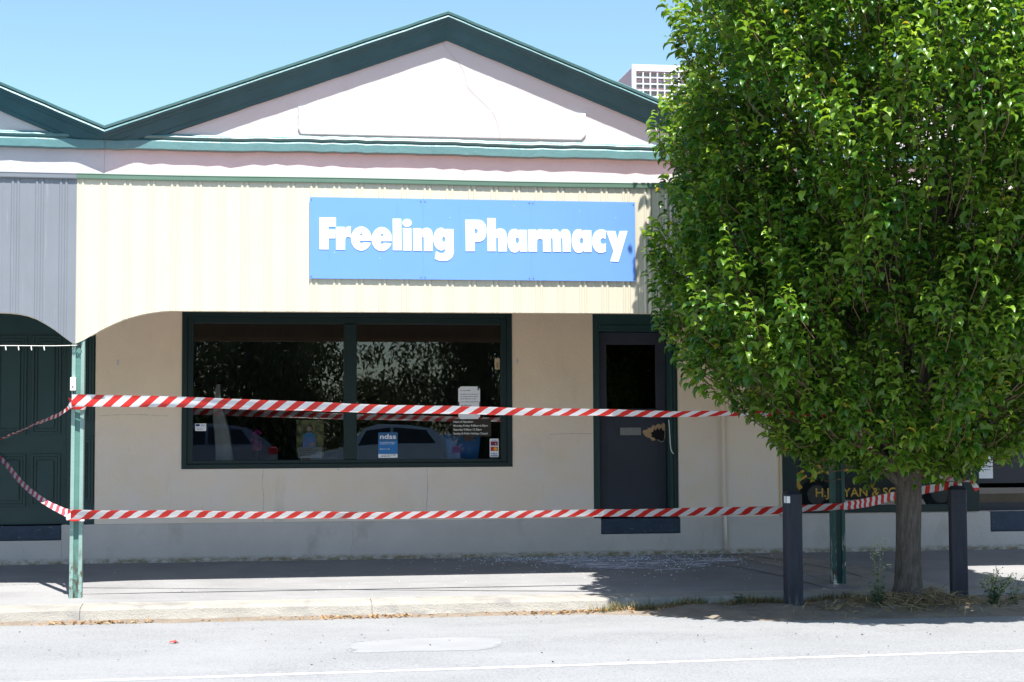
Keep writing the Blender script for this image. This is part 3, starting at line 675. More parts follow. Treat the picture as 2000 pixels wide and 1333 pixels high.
# ---- blue sign on the cream fascia
sg = thing('shop_sign', (1.97,-2.455,3.13), 'long sky blue panel sign reading Freeling Pharmacy in fat white letters', 'sign')
segs = [(.430,1.4860),(1.4866,2.5130),(2.5136,3.520)]
for i,(a,b) in enumerate(segs): MB().box(a,b,-2.456,-2.450,2.755,3.514).build('panel', M['blue'], sg)
GL = [
"520,3324 672,3325 672,3242 604,3241 604,3211 666,3211 666,3131 604,3130 604,3027 521,3027",
"673,3238 753,3238 756,3218 758,3222 762,3228 767,3233 773,3238 782,3241 793,3243 803,3245 810,3246 810,3141 805,3142 799,3144 792,3146 785,3147 780,3147 775,3145 771,3143 767,3140 764,3137 761,3134 760,3129 758,3118 757,3098 757,3071 757,3044 757,3026 675,3026",
"1002,3113 893,3112 893,3109 894,3106 895,3101 895,3098 897,3094 898,3091 899,3088 901,3086 903,3084 906,3083 908,3083 911,3083 913,3085 916,3087 918,3089 921,3091 923,3093 924,3094 926,3096 927,3097 997,3092 993,3085 984,3065 971,3048 955,3035 938,3025 919,3020 900,3019 881,3023 863,3031 847,3044 834,3060 824,3079 817,3100 813,3122 814,3145 818,3167 826,3188 838,3206 852,3222 868,3233 886,3241 905,3244 925,3242 943,3236 960,3226 975,3212 987,3194 996,3174 1001,3152",
"894,3160 894,3163 895,3167 896,3171 898,3175 900,3177 902,3180 905,3181 908,3182 910,3182 913,3180 916,3178 918,3176 920,3172 921,3167 922,3163 923,3160",
"1194,3111 1085,3109 1085,3107 1086,3103 1087,3099 1088,3095 1089,3092 1090,3088 1091,3085 1093,3083 1095,3082 1098,3081 1100,3080 1103,3081 1105,3082 1108,3084 1111,3086 1113,3088 1115,3090 1117,3092 1118,3093 1119,3094 1189,3089 1186,3082 1176,3063 1163,3046 1147,3032 1130,3022 1111,3017 1092,3017 1073,3020 1055,3029 1039,3041 1026,3057 1015,3076 1008,3097 1005,3120 1006,3142 1010,3165 1018,3185 1030,3204 1044,3219 1060,3231 1079,3239 1098,3242 1117,3240 1135,3234 1152,3224 1167,3209 1179,3192 1188,3172 1193,3150",
"1086,3157 1087,3160 1087,3164 1089,3169 1090,3172 1092,3175 1094,3177 1097,3179 1100,3180 1102,3179 1105,3178 1108,3176 1110,3173 1112,3170 1113,3165 1114,3161 1115,3158",
"1202,3322 1280,3322 1283,3026 1203,3026",
"1297,3235 1374,3236 1377,3025 1298,3025",
"1379,3285 1377,3273 1371,3263 1361,3254 1349,3249 1336,3247 1323,3248 1311,3253 1301,3262 1295,3272 1293,3284 1295,3295 1301,3306 1311,3314 1323,3320 1336,3322 1349,3320 1362,3315 1371,3307 1377,3297",
"1392,3234 1469,3234 1470,3211 1473,3215 1477,3221 1482,3227 1488,3231 1495,3235 1502,3237 1510,3239 1518,3240 1526,3240 1535,3238 1543,3236 1550,3232 1556,3228 1562,3222 1566,3216 1570,3208 1572,3201 1574,3194 1574,3183 1575,3165 1575,3133 1575,3091 1575,3050 1575,3022 1494,3022 1494,3045 1494,3080 1494,3115 1493,3140 1491,3151 1488,3154 1486,3154 1483,3153 1480,3154 1477,3154 1474,3150 1472,3139 1472,3115 1473,3081 1474,3047 1475,3024 1394,3024",
"1772,3231 1696,3231 1696,3216 1693,3220 1688,3226 1683,3231 1677,3236 1672,3239 1666,3241 1660,3242 1653,3242 1644,3240 1634,3238 1625,3233 1616,3227 1608,3219 1602,3209 1596,3198 1591,3186 1588,3174 1585,3162 1584,3149 1584,3137 1584,3124 1585,3112 1588,3099 1591,3088 1596,3076 1601,3065 1608,3055 1615,3047 1624,3040 1634,3035 1643,3031 1652,3029 1660,3029 1668,3031 1675,3034 1681,3037 1686,3041 1691,3046 1695,3051 1698,3054 1698,3049 1698,3042 1697,3034 1696,3027 1693,3021 1690,3015 1685,3010 1681,3006 1676,3003 1671,3002 1666,3001 1660,3001 1655,3001 1648,3002 1642,3003 1636,3005 1629,3009 1622,3013 1615,3018 1610,3020 1595,2952 1600,2949 1608,2945 1618,2940 1628,2936 1638,2934 1649,2932 1661,2931 1673,2930 1685,2930 1698,2931 1710,2934 1722,2937 1733,2942 1743,2949 1751,2957 1759,2966 1765,2978 1769,2991 1772,3004 1775,3016 1776,3027 1775,3037 1774,3046 1773,3053",
"1697,3133 1696,3126 1694,3119 1690,3113 1686,3110 1680,3108 1675,3109 1671,3113 1667,3118 1665,3125 1664,3133 1665,3140 1667,3147 1671,3153 1676,3156 1681,3158 1686,3156 1690,3153 1694,3148 1696,3141",
"1886,3322 1986,3323 1997,3322 2012,3322 2028,3320 2042,3315 2052,3308 2062,3299 2069,3289 2076,3278 2080,3265 2083,3251 2084,3237 2085,3223 2084,3207 2082,3192 2080,3176 2075,3163 2070,3152 2063,3142 2054,3133 2045,3126 2034,3121 2022,3118 2009,3115 1998,3114 1990,3113 1983,3113 1977,3114 1973,3114 1973,3026 1889,3025",
"1971,3236 1973,3237 1977,3237 1981,3237 1984,3236 1988,3235 1993,3232 1997,3229 2000,3227 2002,3224 2003,3220 2003,3217 2003,3214 2003,3210 2003,3207 2001,3203 2000,3200 1997,3197 1993,3195 1988,3192 1984,3191 1980,3190 1977,3190 1973,3191 1971,3191",
"2094,3340 2172,3340 2174,3224 2176,3227 2180,3231 2185,3235 2191,3238 2197,3241 2205,3243 2213,3244 2221,3244 2229,3243 2238,3240 2247,3236 2255,3232 2261,3226 2266,3219 2270,3211 2273,3201 2275,3192 2276,3183 2276,3171 2277,3153 2277,3124 2277,3087 2278,3051 2278,3027 2198,3026 2198,3049 2198,3081 2197,3115 2196,3139 2194,3151 2192,3156 2189,3157 2186,3157 2183,3157 2180,3156 2177,3151 2175,3139 2175,3115 2175,3082 2176,3050 2177,3028 2096,3027",
"2471,3233 2396,3233 2394,3218 2391,3222 2386,3227 2380,3233 2375,3237 2369,3239 2364,3241 2358,3242 2351,3241 2343,3240 2333,3238 2323,3234 2315,3228 2308,3220 2302,3210 2297,3199 2293,3187 2290,3174 2288,3160 2286,3146 2286,3132 2286,3117 2288,3102 2290,3087 2293,3074 2298,3061 2304,3049 2311,3038 2318,3030 2326,3024 2335,3021 2344,3019 2352,3018 2360,3018 2368,3020 2375,3023 2382,3027 2388,3032 2393,3038 2398,3044 2401,3048 2404,3027 2474,3028",
"2397,3132 2396,3124 2394,3116 2390,3109 2385,3105 2379,3104 2374,3105 2369,3109 2365,3115 2362,3123 2361,3132 2362,3140 2365,3148 2369,3155 2374,3159 2379,3160 2385,3159 2390,3155 2394,3149 2396,3141",
"2484,3236 2559,3237 2563,3220 2566,3224 2570,3229 2575,3234 2581,3238 2589,3240 2599,3242 2609,3243 2616,3244 2619,3144 2614,3146 2607,3148 2600,3150 2593,3150 2587,3149 2581,3147 2576,3144 2572,3140 2570,3135 2568,3129 2568,3121 2567,3110 2567,3091 2566,3067 2567,3044 2567,3029 2487,3028",
"2623,3237 2699,3238 2701,3221 2704,3224 2708,3230 2713,3235 2718,3240 2724,3242 2731,3244 2738,3244 2744,3244 2751,3243 2758,3242 2764,3240 2770,3236 2776,3230 2782,3221 2786,3214 2790,3208 2793,3214 2798,3222 2803,3230 2809,3237 2816,3241 2823,3244 2831,3245 2839,3245 2848,3244 2858,3242 2867,3238 2874,3233 2879,3227 2883,3220 2886,3212 2888,3203 2890,3196 2891,3188 2892,3178 2892,3161 2893,3131 2893,3093 2892,3057 2892,3032 2815,3031 2815,3053 2815,3085 2814,3119 2814,3143 2812,3154 2810,3160 2807,3161 2805,3160 2803,3161 2800,3159 2798,3154 2796,3142 2796,3118 2797,3085 2798,3053 2798,3030 2721,3030 2720,3053 2720,3085 2720,3118 2719,3141 2717,3153 2714,3158 2712,3159 2709,3159 2707,3159 2704,3158 2702,3153 2701,3141 2700,3117 2701,3085 2702,3052 2703,3030 2626,3029",
"3091,3238 3014,3238 3012,3223 3009,3227 3004,3232 2998,3237 2993,3242 2987,3244 2982,3246 2976,3247 2969,3246 2960,3245 2950,3243 2940,3239 2932,3233 2925,3225 2919,3215 2914,3204 2910,3192 2907,3179 2904,3165 2903,3150 2903,3136 2903,3121 2904,3106 2907,3091 2910,3078 2915,3065 2921,3053 2927,3042 2935,3034 2943,3028 2952,3024 2961,3022 2969,3021 2977,3022 2985,3024 2993,3027 3000,3030 3006,3035 3011,3042 3016,3048 3019,3052 3021,3030 3092,3031",
"3015,3136 3014,3128 3012,3120 3008,3114 3002,3109 2997,3108 2991,3109 2986,3113 2982,3119 2980,3127 2979,3136 2980,3145 2982,3153 2986,3159 2992,3163 2997,3165 3003,3163 3008,3159 3012,3153 3014,3145",
"3231,3238 3227,3239 3221,3242 3215,3244 3208,3246 3202,3248 3196,3249 3190,3249 3182,3248 3172,3246 3160,3242 3149,3237 3138,3231 3130,3222 3122,3212 3116,3201 3110,3189 3106,3177 3102,3164 3100,3150 3099,3136 3100,3121 3102,3106 3105,3091 3109,3078 3115,3066 3122,3055 3130,3046 3139,3038 3148,3031 3159,3027 3170,3023 3182,3022 3195,3024 3209,3028 3221,3033 3230,3036 3230,3118 3228,3116 3225,3113 3221,3111 3217,3109 3213,3108 3208,3108 3203,3108 3198,3109 3194,3111 3189,3113 3186,3116 3183,3120 3181,3124 3179,3129 3178,3134 3178,3139 3179,3144 3181,3149 3183,3154 3186,3157 3189,3160 3192,3162 3196,3164 3200,3165 3205,3165 3209,3164 3214,3163 3218,3162 3221,3160 3224,3158 3226,3155 3228,3154",
"3238,3234 3325,3234 3345,3149 3369,3235 3444,3236 3354,2942 3273,2943 3306,3041",
]
def parse(s): return [tuple(float(q)/1000 for q in p.split(',')) for p in s.split()]
curve_mesh('lettering', [parse(s) for s in GL], -2.4585, .003, M['signwhite'], sg)
for x in (.445,1.466,1.505,2.495,2.532,3.503):
    for z in (3.492,2.777): MB().tube([(x,-2.4555,z),(x,-2.4605,z)],.0055,8).build('screw', M['steel'], sg)
for (x,z) in ((1.08,2.95),(.66,3.0),(1.74,3.34),(2.98,3.42),(3.33,3.36),(3.28,2.92),(2.35,3.46)): MB().tube([(x,-2.4555,z),(x,-2.4585,z)],.003,8).build('screw', M['signwhite'], sg)

# ---- light string, controller box
ls = thing('light_string', (-3.2,-2.45,2.12), 'white string of tiny lights strung below the grey awning to the post', 'string lights')
wp = spline([(-6.4,-2.45,2.14),(-4.2,-2.45,2.10),(-2.5,-2.45,2.121),(-1.9,-2.45,2.122),(-1.66,-2.455,2.128)], 14)
MB().tube(wp, .0035, 6).build('wire', M['whiteplastic'], ls, smooth=True)
for x in np.arange(-2.85,-1.85,.112):
    z = 2.119; MB().tube([(x,-2.45,z),(x+.003,-2.452,z-.02),(x+.006,-2.454,z-.038)],[.003,.006,.004],6).build('bulb', M['whiteplastic'], ls)
kn = MB(); kp = [(-1.72+.10*i/30+.004*math.sin(i*1.9),-2.445-.012*math.cos(i*1.3),2.122+.012*math.sin(i*1.1)) for i in range(31)]; kn.tube(kp,.004,5)
kn.build('cable_tangle', M['cable'], ls, smooth=True)
bx = thing('power_box', (-1.695,-2.47,1.775), 'small cream plastic box fixed to the side of the pale green post', 'box')
MB().box(-1.718,-1.668,-2.475,-2.428,1.715,1.838).build('case', M['whiteplastic'], bx, bevel=.006)
MB().box(-1.70,-1.686,-2.4775,-2.4752,1.74,1.76).build('switch', M['steel'], bx)
MB().tube([(-1.69,-2.45,1.716),(-1.688,-2.45,1.69),(-1.68,-2.44,1.66)],.005,6).build('lead', M['cable'], bx)

# ================================================================== BARRIER TAPE
def tape(pts, widths, tilts, m, name='barrier_tape', label='', rip=.004, group='striped barrier tapes', n=10, uoff=0.):
    """strip along a 3-D path; widths and tilts (0 = hanging flat, 90 = edge-on to the street) at each control point; 4 strands across"""
    P = spline(pts, n); k = len(pts)
    t = np.linspace(0, k-1, len(P)); W = np.interp(t, range(k), widths); T = np.interp(t, range(k), tilts)
    mb = MB(); uv = []; u = uoff
    for i, p in enumerate(P):
        p = Vector(p); d = Vector(P[min(i+1,len(P)-1)])-Vector(P[max(i-1,0)]); d.normalize()
        if i: u += (p-Vector(P[i-1])).length
        up = Vector((0,0,1)); up = (up-d*up.dot(d)).normalized(); side = d.cross(up)
        a = R(T[i]); q = up*math.cos(a)+side*math.sin(a); nrm = d.cross(q)
        for j, s in enumerate((-.5,-.18,.15,.5)):
            r = nrm*(rip*math.sin(u*5+j*2.1)+.5*rip*math.sin(u*17+j)+(0,.011,-.006,0)[j]*(W[i]/.1)*(.6+.5*math.sin(u*.9+.7)))
            mb.v.append(tuple(p+q*s*W[i]+r)); uv.append((u, s*.1 if W[i] > .03 else s*.1))
    for i in range(len(P)-1):
        for j in range(3): a = i*4+j; mb.f.append((a,a+4,a+5,a+1))
    o = mb.build(name, m, None, fix=False, smooth=True)
    l = o.data.uv_layers.new(name='UVMap')
    for lp in o.data.loops: l.data[lp.index].uv = uv[lp.vertex_index]
    return tag(o, label, 'tape', group)
TM = tape_mat('red_white_tape_slanted', .165, 1.15); TM2 = tape_mat('red_white_tape_upright', .085, .25); TM3 = tape_mat('red_white_tape_reverse', .17, 1.1, (.50,.10,.13), (.66,.62,.68))
YT = -2.495
tape([(-1.70,-2.495,1.628),(-1.197,-2.578,1.618),(-.785,-2.647,1.609),(-.055,-2.769,1.582),(.764,-2.906,1.548),(1.537,-3.036,1.526),(2.308,-3.165,1.508),(2.987,-3.279,1.493),(3.665,-3.392,1.480),(4.319,-3.502,1.477),(4.928,-3.604,1.476),(5.60,-3.715,1.482)],
     [.112,.105,.1,.1,.098,.096,.095,.095,.095,.095,.095,.09], [3,5,14,28,38,42,45,50,56,61,63,60], TM, label='upper red and white tape stretched across the window from the left post')
tape([(-1.70,YT,.604),(-1.2,YT,.600),(-.695,YT,.594),(.1,YT,.578),(.88,YT,.566),(2.0,YT,.560),(3.133,YT,.559),(4.279,YT,.561),(4.909,YT,.570),(5.2,YT,.583),(5.52,YT,.591)],
     [.1]*11, [25,45,48,48,48,47,45,35,38,45,48], TM, label='lower red and white tape stretched along the plinth from the left post', uoff=.03)
tape([(5.50,YT,.592),(5.58,-2.6,.612),(5.66,-2.9,.655),(5.781,-3.2,.719),(5.93,-3.42,.771),(6.10,-3.50,.806),(6.29,-3.53,.838)], [.075,.08,.085,.075,.075,.07,.07], [35,15,5,5,8,8,10], TM2, label='short tape with upright red bars from the right post to the right bollard')
tape([(5.60,-2.40,1.16),(5.70,-2.46,1.10),(5.80,-2.50,1.055),(5.90,-2.56,1.005),(6.03,-2.7,.962),(6.16,-3.0,.915),(6.256,-3.35,.878),(6.37,-3.53,.862)], [.07,.08,.09,.08,.06,.075,.06,.025], [60,20,-20,15,35,20,15,50], TM3, label='pale twisted tape end rising from the right bollard into the leaves', rip=.008)
tape([(6.37,-3.53,.862),(6.385,-3.545,.85),(6.405,-3.56,.815),(6.425,-3.56,.775)], [.025,.05,.05,.045], [60,30,20,30], TM2, label='loose knotted tape tail hanging beside the right bollard')
tape([(-1.70,-2.44,1.590),(-1.9,-1.9,1.50),(-2.2,-1.15,1.425),(-2.45,-.55,1.345),(-2.70,-.06,1.268),(-2.85,-.02,1.215)], [.08]*6, [30,40,68,84,80,70], TM, label='tape running from the left post up to the green doors')
tape([(-1.70,-2.44,.602),(-1.88,-2.05,.648),(-2.08,-1.6,.715),(-2.38,-.8,.868),(-2.68,-.08,1.09),(-2.85,-.02,1.205)], [.085,.07,.06,.05,.05,.05], [40,60,68,70,70,66], TM3, label='tape sagging from the foot of the left post to the green doors')
# wraps round the left post
for zc, lab, tl in ((1.60,'upper tape wrap knotted round the left post',8),(.595,'lower tape wrap knotted round the left post',-12)):
    x0, x1 = -1.72, -1.60
    if zc < 1: x0 -= .006; x1 -= .006
    ya, yb = YF-.006, YF+.112
    loop = [(x1+.004,yb,zc-.004),(x0-.004,yb,zc),(x0-.006,ya,zc+.004),((x0+x1)/2,ya-.01,zc-.01),(x1+.006,ya,zc-.016),(x1+.008,yb,zc-.01)]
    P = []
    tape(loop, [.075,.085,.10,.09,.085,.07], [0,0,tl,tl,tl,0], TM, label=lab, n=5, rip=.003)
# reflector-like white tag belongs to the bollard (below)

# ================================================================== BOLLARDS
def bollard(cx, cy, rot, zt, zb, label):
    b = thing('bollard', (cx,cy,zb), label, 'bollard', 'dark timber bollards at the kerb'); b.rotation_euler.z = R(rot)
    m = MB(); w = .072
    m.box(-w,w,-w,w,-.15,zt-zb-.018); o = m.build('timber_post', M['bollard'], None, bevel=.010); o.parent = b
    n = MB(); n.v = [(-w,-w,zt-zb-.0175),(w,-w,zt-zb-.0175),(w,w,zt-zb-.0175),(-w,w,zt-zb-.0175),(-.045,-.045,zt-zb+.008),(.045,-.045,zt-zb+.008),(.045,.045,zt-zb+.008),(-.045,.045,zt-zb+.008)]
    n.f = [(0,1,5,4),(1,2,6,5),(2,3,7,6),(3,0,4,7),(4,5,6,7)]; o = n.build('chamfered_top', M['bollard'], None, bevel=.004); o.parent = b
    return b
b1 = bollard(4.66,-3.62,-2,.785,-.26,'square dark timber bollard with a small white reflector, left of the tree')
o = MB().box(-.078,-.0725,-.055,-.012,.945,1.005).build('reflector', M['paper'], None, bevel=.002); o.parent = b1
o = MB().box(-.0724,-.040,-.0775,-.0722,.945,1.005).build('reflector', M['paper'], None, bevel=.002); o.parent = b1
bollard(6.205,-3.62,-14,.812,-.25,'square dark timber bollard with scratched face, right of the tree')

# ================================================================== PAPERS AND LETTERING ON THE GLASS
YG = .056
def sheet(name, x0,x1,z0,z1, m, parent=None, y=YG, cut=.0):
    pts = [(x0+cut,z0),(x1-cut,z0),(x1,z0+cut),(x1,z1-cut),(x1-cut,z1),(x0+cut,z1),(x0,z1-cut),(x0,z0+cut)] if cut else [(x0,z0),(x1,z0),(x1,z1),(x0,z1)]
    return MB().prism(pts, y-.001, y).build(name, m, parent)
def squiggles(parent, x0, x1, rows, y, h=.006, m=None):
    for z, frac in rows:
        mb = MB(); x = x0
        while x < x0+(x1-x0)*frac:
            w = random.uniform(.012,.032); mb.box(x,min(x+w,x1),y-.0006,y,z,z+h*random.uniform(.6,1)); x += w+random.uniform(.004,.008)
        mb.build('written_line', m or M['ink'], parent)
nt_ = thing('paper_notice', (2.22,.05,1.68), 'white taped letter with clipped corners stuck on the right window pane', 'notice')
sheet('sheet', 2.106,2.345,1.47,1.826, M['paper'], nt_, cut=.028)
squiggles(nt_, 2.13, 2.325, [(1.778,.45),(1.738,1),(1.712,.95),(1.688,.75),(1.655,.95),(1.618,.55),(1.596,.35)], YG-.0015, .007)
for (xa,xb,za,zb) in ((2.10,2.118,1.54,1.66),(2.335,2.35,1.55,1.66),(2.318,2.334,1.785,1.83)): MB().box(xa,xb,YG-.0018,YG-.0012,za,zb).build('tape_strip', M['ink'], nt_)
hr = thing('opening_hours', (2.24,.05,1.38), 'white opening hours lettering on the right window pane under the letter', 'lettering')
sheet('backing', 2.035,2.465,1.283,1.472, mat('brown_tinted_film', (.03,.024,.016), .6), hr, y=YG)
for i,(t,w) in enumerate((('Hours of Operation:',.215),('Monday-Friday 9.00am-6.30pm',.375),('Saturday 9.00am-12.30pm',.305),('Sunday & Public Holidays Closed',.37))):
    text('text_line', t, 2.054, 1.433-.0425*i, .021, YG-.0016, M['vinyl'], hr, bold=.010, width=w)
ns = thing('window_poster', (1.34,.05,1.2), 'blue poster headed ndss with a white base on the right window pane', 'poster')
sheet('sheet', 1.238,1.447,1.056,1.33, mat('poster_blue', (.02,.16,.42), .5, .03), ns)
sheet('white_strip', 1.239,1.446,1.057,1.098, M['paper'], ns, y=YG-.0011); sheet('header', 1.239,1.446,1.238,1.329, mat('poster_deep_blue', (.03,.12,.26), .5, .03), ns, y=YG-.0011)
text('heading', 'ndss', 1.256, 1.262, .052, YG-.0025, M['paper'], ns, bold=.02, width=.172)
squiggles(ns, 1.256, 1.43, [(1.222,1),(1.205,.9),(1.15,.5)], YG-.0015, .005, M['vinyl'])
squiggles(ns, 1.27, 1.43, [(1.084,.9),(1.07,.6)], YG-.0025, .006)
cs = thing('card_sticker', (2.5,.05,1.16), 'white payment card sticker in the lower right window corner', 'sticker')
sheet('backing', 2.449,2.547,1.057,1.258, M['paper'], cs, cut=.006)
sheet('badge', 2.459,2.538,1.182,1.228, mat('maroon_badge', (.22,.012,.05), .5, .0), cs, y=YG-.0013); text('mark', 'e', 2.508, 1.196, .018, YG-.003, M['paper'], cs, bold=.03)
squiggles(cs, 2.475,2.535,[(1.238,1),(1.186,.8)],YG-.0026,.006)
sheet('badge', 2.459,2.538,1.124,1.170, mat('navy_red_badge', (.20,.02,.03), .5, .0), cs, y=YG-.0013)
def disc(name, x, z, r, y, m, parent): 
    return MB().prism([(x+r*math.cos(q),z+r*math.sin(q)) for q in np.linspace(0,2*math.pi,25)[:-1]], y-.0008, y).build(name, m, parent)
disc('red_disc', 2.486,1.147,.020,YG-.0026,mat('card_red',(.62,.02,.015),.5,.0),cs); disc('yellow_disc', 2.512,1.147,.020,YG-.0040,mat('card_yellow',(.75,.36,.02),.5,.0),cs)
sheet('badge', 2.459,2.538,1.066,1.076, mat('card_blue', (.015,.05,.30), .5, .0), cs, y=YG-.0013)
text('mark', 'VISA', 2.464, 1.084, .022, YG-.0016, mat('card_blue_ink', (.015,.05,.30), .5, .0), cs, bold=.02, width=.068, shear=.25)
ds = thing('small_sticker', (-.645,.05,1.39), 'small white and navy sticker in the lower left window corner', 'sticker')
sheet('backing', -.703,-.588,1.355,1.433, M['paper'], ds); sheet('mark', -.697,-.655,1.405,1.428, mat('navy_ink', (.02,.03,.14), .5, .0), ds, y=YG-.0013); squiggles(ds, -.645,-.597,[(1.415,1),(1.404,.9)],YG-.0015,.007,mat('navy_ink_line',(.02,.03,.14),.5,.0)); squiggles(ds,-.685,-.6,[(1.383,.9),(1.368,.7)],YG-.0015,.005)
sw = thing('yellowed_tag', (2.53,.05,2.07), 'yellowed paper tag stuck beside the right window frame', 'tag')
sheet('paper', 2.508,2.562,2.012,2.132, mat('yellowed_paper', (.50,.40,.24), .7, .1), sw); sheet('stain', 2.527,2.547,2.03,2.09, mat('brown_stain', (.30,.20,.10), .7, .1), sw, y=YG-.0013)
po = thing('window_poster', (.5,.07,1.33), 'green garden poster of a person in a blue top in the left window pane', 'poster')
mg = mat('poster_garden_print', (.05,.065,.02), .5, .3, 14, c2=(.40,.34,.12), thr=(.4,.68))
YP = .082
sheet('sheet', .365,.655,1.075,1.468, mg, po, y=YP)
skin = mat('printed_skin_tone', (.52,.32,.24), .5, .05); top_ = mat('printed_blue_top', (.17,.24,.48), .5, .2, 12); hairm = mat('printed_dark_hair', (.035,.02,.015), .5, .0)
sheet('printed_torso', .43,.57,1.08,1.335, top_, po, y=YP-.0012, cut=.045); disc('printed_hair', .502,1.383,.034,YP-.0012,hairm,po); disc('printed_face', .501,1.372,.025,YP-.0024,skin,po); sheet('printed_hands', .50,.555,1.19,1.225, skin, po, y=YP-.0024, cut=.014)
sheet('printed_band', .435,.565,1.285,1.315, mat('printed_cyan_band',(.05,.28,.46),.5,.0), po, y=YP-.0024)
br = thing('paper_leaflet', (.51,.06,1.11), 'grey printed leaflet standing below the garden poster', 'leaflet')
sheet('sheet', .384,.636,1.060,1.178, mat('grey_leaflet_paper',(.30,.30,.30),.6,.08,20), br, y=.070); squiggles(br,.40,.62,[(1.155,.6),(1.14,.8),(1.12,.7),(1.10,.9),(1.085,.5)],.0688,.006)
n2 = thing('paper_notice', (8.09,.1,.88), 'white printed notice on the dark door at the right edge', 'notice')
sheet('sheet', 8.085,8.27,.775,1.06, M['paper'], n2, y=.158); squiggles(n2,8.10,8.25,[(1.02,.5),(.98,.7),(.94,.6),(.90,1),(.87,.8)],.1565,.009)
# dangling cord by the door lock
dc = MB().tube(spline([(4.437,.01,1.455),(4.441,.0,1.38),(4.447,-.004,1.22),(4.456,-.006,1.13),(4.475,-.006,1.09),(4.487,-.006,1.085)],8), .005, 6).build('hanging_cord', M['paper'], None, smooth=True)
tag(dc, 'thin white cord dangling beside the broken door lock', 'cord')
# things on the display shelf
bl = thing('storage_tub', (2.3,.5,1.02), 'blue plastic tub on the display shelf in the right window', 'tub')
tb = MB(); tb.v = [(2.02,.35,1.021),(2.36,.35,1.021),(2.36,.7,1.021),(2.02,.7,1.021),(1.99,.32,1.30),(2.39,.32,1.30),(2.39,.73,1.30),(1.99,.73,1.30)]; tb.f = [(0,3,2,1),(0,1,5,4),(1,2,6,5),(2,3,7,6),(3,0,4,7)]
mtub = mat('blue_tub_plastic', (.01,.17,.50), .4, .05); tb.build('tub', mtub, bl, bevel=.01); MB().box(1.975,2.405,.305,.745,1.29,1.315).build('lid', mtub, bl, bevel=.006)
MB().box(2.20,2.31,.315,.3195,1.235,1.285).build('sticker', mat('grey_sticker',(.30,.20,.20),.5), bl)
def sprig(name, cx, cy, z0, h, label):
    t = thing(name, (cx,cy,z0), label, 'flowers'); mv = MB(); ms_ = MB()
    for k in range(9):
        a = random.uniform(0,6.28); r = random.uniform(.0,.05); ms_.tube([(cx,cy,z0),(cx+r*math.cos(a)*.6,cy+r*math.sin(a)*.6,z0+h*.5),(cx+r*math.cos(a),cy+r*math.sin(a),z0+h*random.uniform(.7,1))],.003,5)
    for k in range(60):
        a = random.uniform(0,6.28); r = random.uniform(0,.055); z = z0+h*random.uniform(.35,1.05); s = random.uniform(.010,.02); x,y = cx+r*math.cos(a), cy+r*math.sin(a)
        b = random.uniform(-.01,.01); mv.quad((x-s,y,z+b),(x,y-s,z-s),(x+s,y,z-b),(x,y+s*.5,z+s))
    ms_.build('stem', M['twig'], t); mv.build('petals', mat('magenta_petal', (.40,.02,.17), .6, .2), t, fix=False)
sprig('flower_sprig', -.06,.33,1.02,.33,'magenta artificial flowers on the shelf in the left window'); 
st = thing('display_stand', (-.42,.45,1.02), 'tall narrow stand draped in pale cloth behind the left window pane', 'stand')
ring = lambda z,rx,ry,cx: [(cx+rx*math.cos(q),.45+ry*math.sin(q),z) for q in np.linspace(0,2*math.pi,19)[:-1]]
sb = MB(); lv_ = [(1.025,.10,.07,-.40),(1.15,.09,.06,-.41),(1.35,.085,.06,-.43),(1.50,.07,.05,-.46),(1.62,.04,.03,-.475),(1.80,.028,.02,-.475),(1.86,.015,.012,-.47)]
for z,rx,ry,cx in lv_:
    for i,(x,y,zz) in enumerate(ring(z,rx,ry,cx)): sb.v.append((x+.010*math.cos(i*2.1),y+.012*math.cos(i*2.1),zz))
for i in range(len(lv_)-1):
    for k in range(18): a=i*18+k; b=i*18+(k+1)%18; sb.f.append((a,b,b+18,a+18))
sb.build('cloth', mat('pale_drape_cloth',(.50,.47,.44),.8,.1), st, smooth=True); MB().tube([(-.40,.45,1.021),(-.47,.45,1.84)],.012,8).build('pole', M['steel'], st)
# ================================================================== STREET TREE
def leaves(base, out, L, W, th0, bend, roll, tone, fold=.28):
    """arrays of curved, folded leaf blades. base (n,3), out (n,3) horizontal unit direction, th0 start elevation, bend total downward turn"""
    n = len(base); srow = np.array([0,.22,.48,.75,1.]); wrow = np.array([.10,.82,.95,.60,.03])
    z = np.array([0,0,1.]); side = np.cross(z, out); V = np.empty((n,5,3,3)); 
    fine = np.linspace(0,1,21)
    ang = th0[:,None]-bend[:,None]*fine[None]
    ds = L[:,None]/20
    hx = np.concatenate([np.zeros((n,1)), np.cumsum(np.cos((ang[:,1:]+ang[:,:-1])/2)*ds,1)],1); hz = np.concatenate([np.zeros((n,1)), np.cumsum(np.sin((ang[:,1:]+ang[:,:-1])/2)*ds,1)],1)
    idx = (srow*20).round().astype(int)
    for r in range(5):
        c = base + out*hx[:,idx[r],None] + z*hz[:,idx[r],None]
        a = ang[:,idx[r]]
        nrm = -out*np.sin(a)[:,None] + z*np.cos(a)[:,None]
        s2 = side*np.cos(roll)[:,None] + nrm*np.sin(roll)[:,None]; n2 = -side*np.sin(roll)[:,None]+nrm*np.cos(roll)[:,None]
        w = (W*wrow[r]*.5)[:,None]
        V[:,r,0] = c - s2*w + n2*w*fold*2; V[:,r,1] = c; V[:,r,2] = c + s2*w + n2*w*fold*2
    F = []
    for r in range(4):
        for k in range(2): a = r*3+k; F.append((a,a+1,a+4,a+3))
    F = np.array(F); off = (np.arange(n)*15)[:,None,None]
    return V.reshape(-1,3), (F[None]+off).reshape(-1,4), np.repeat(tone, 15)

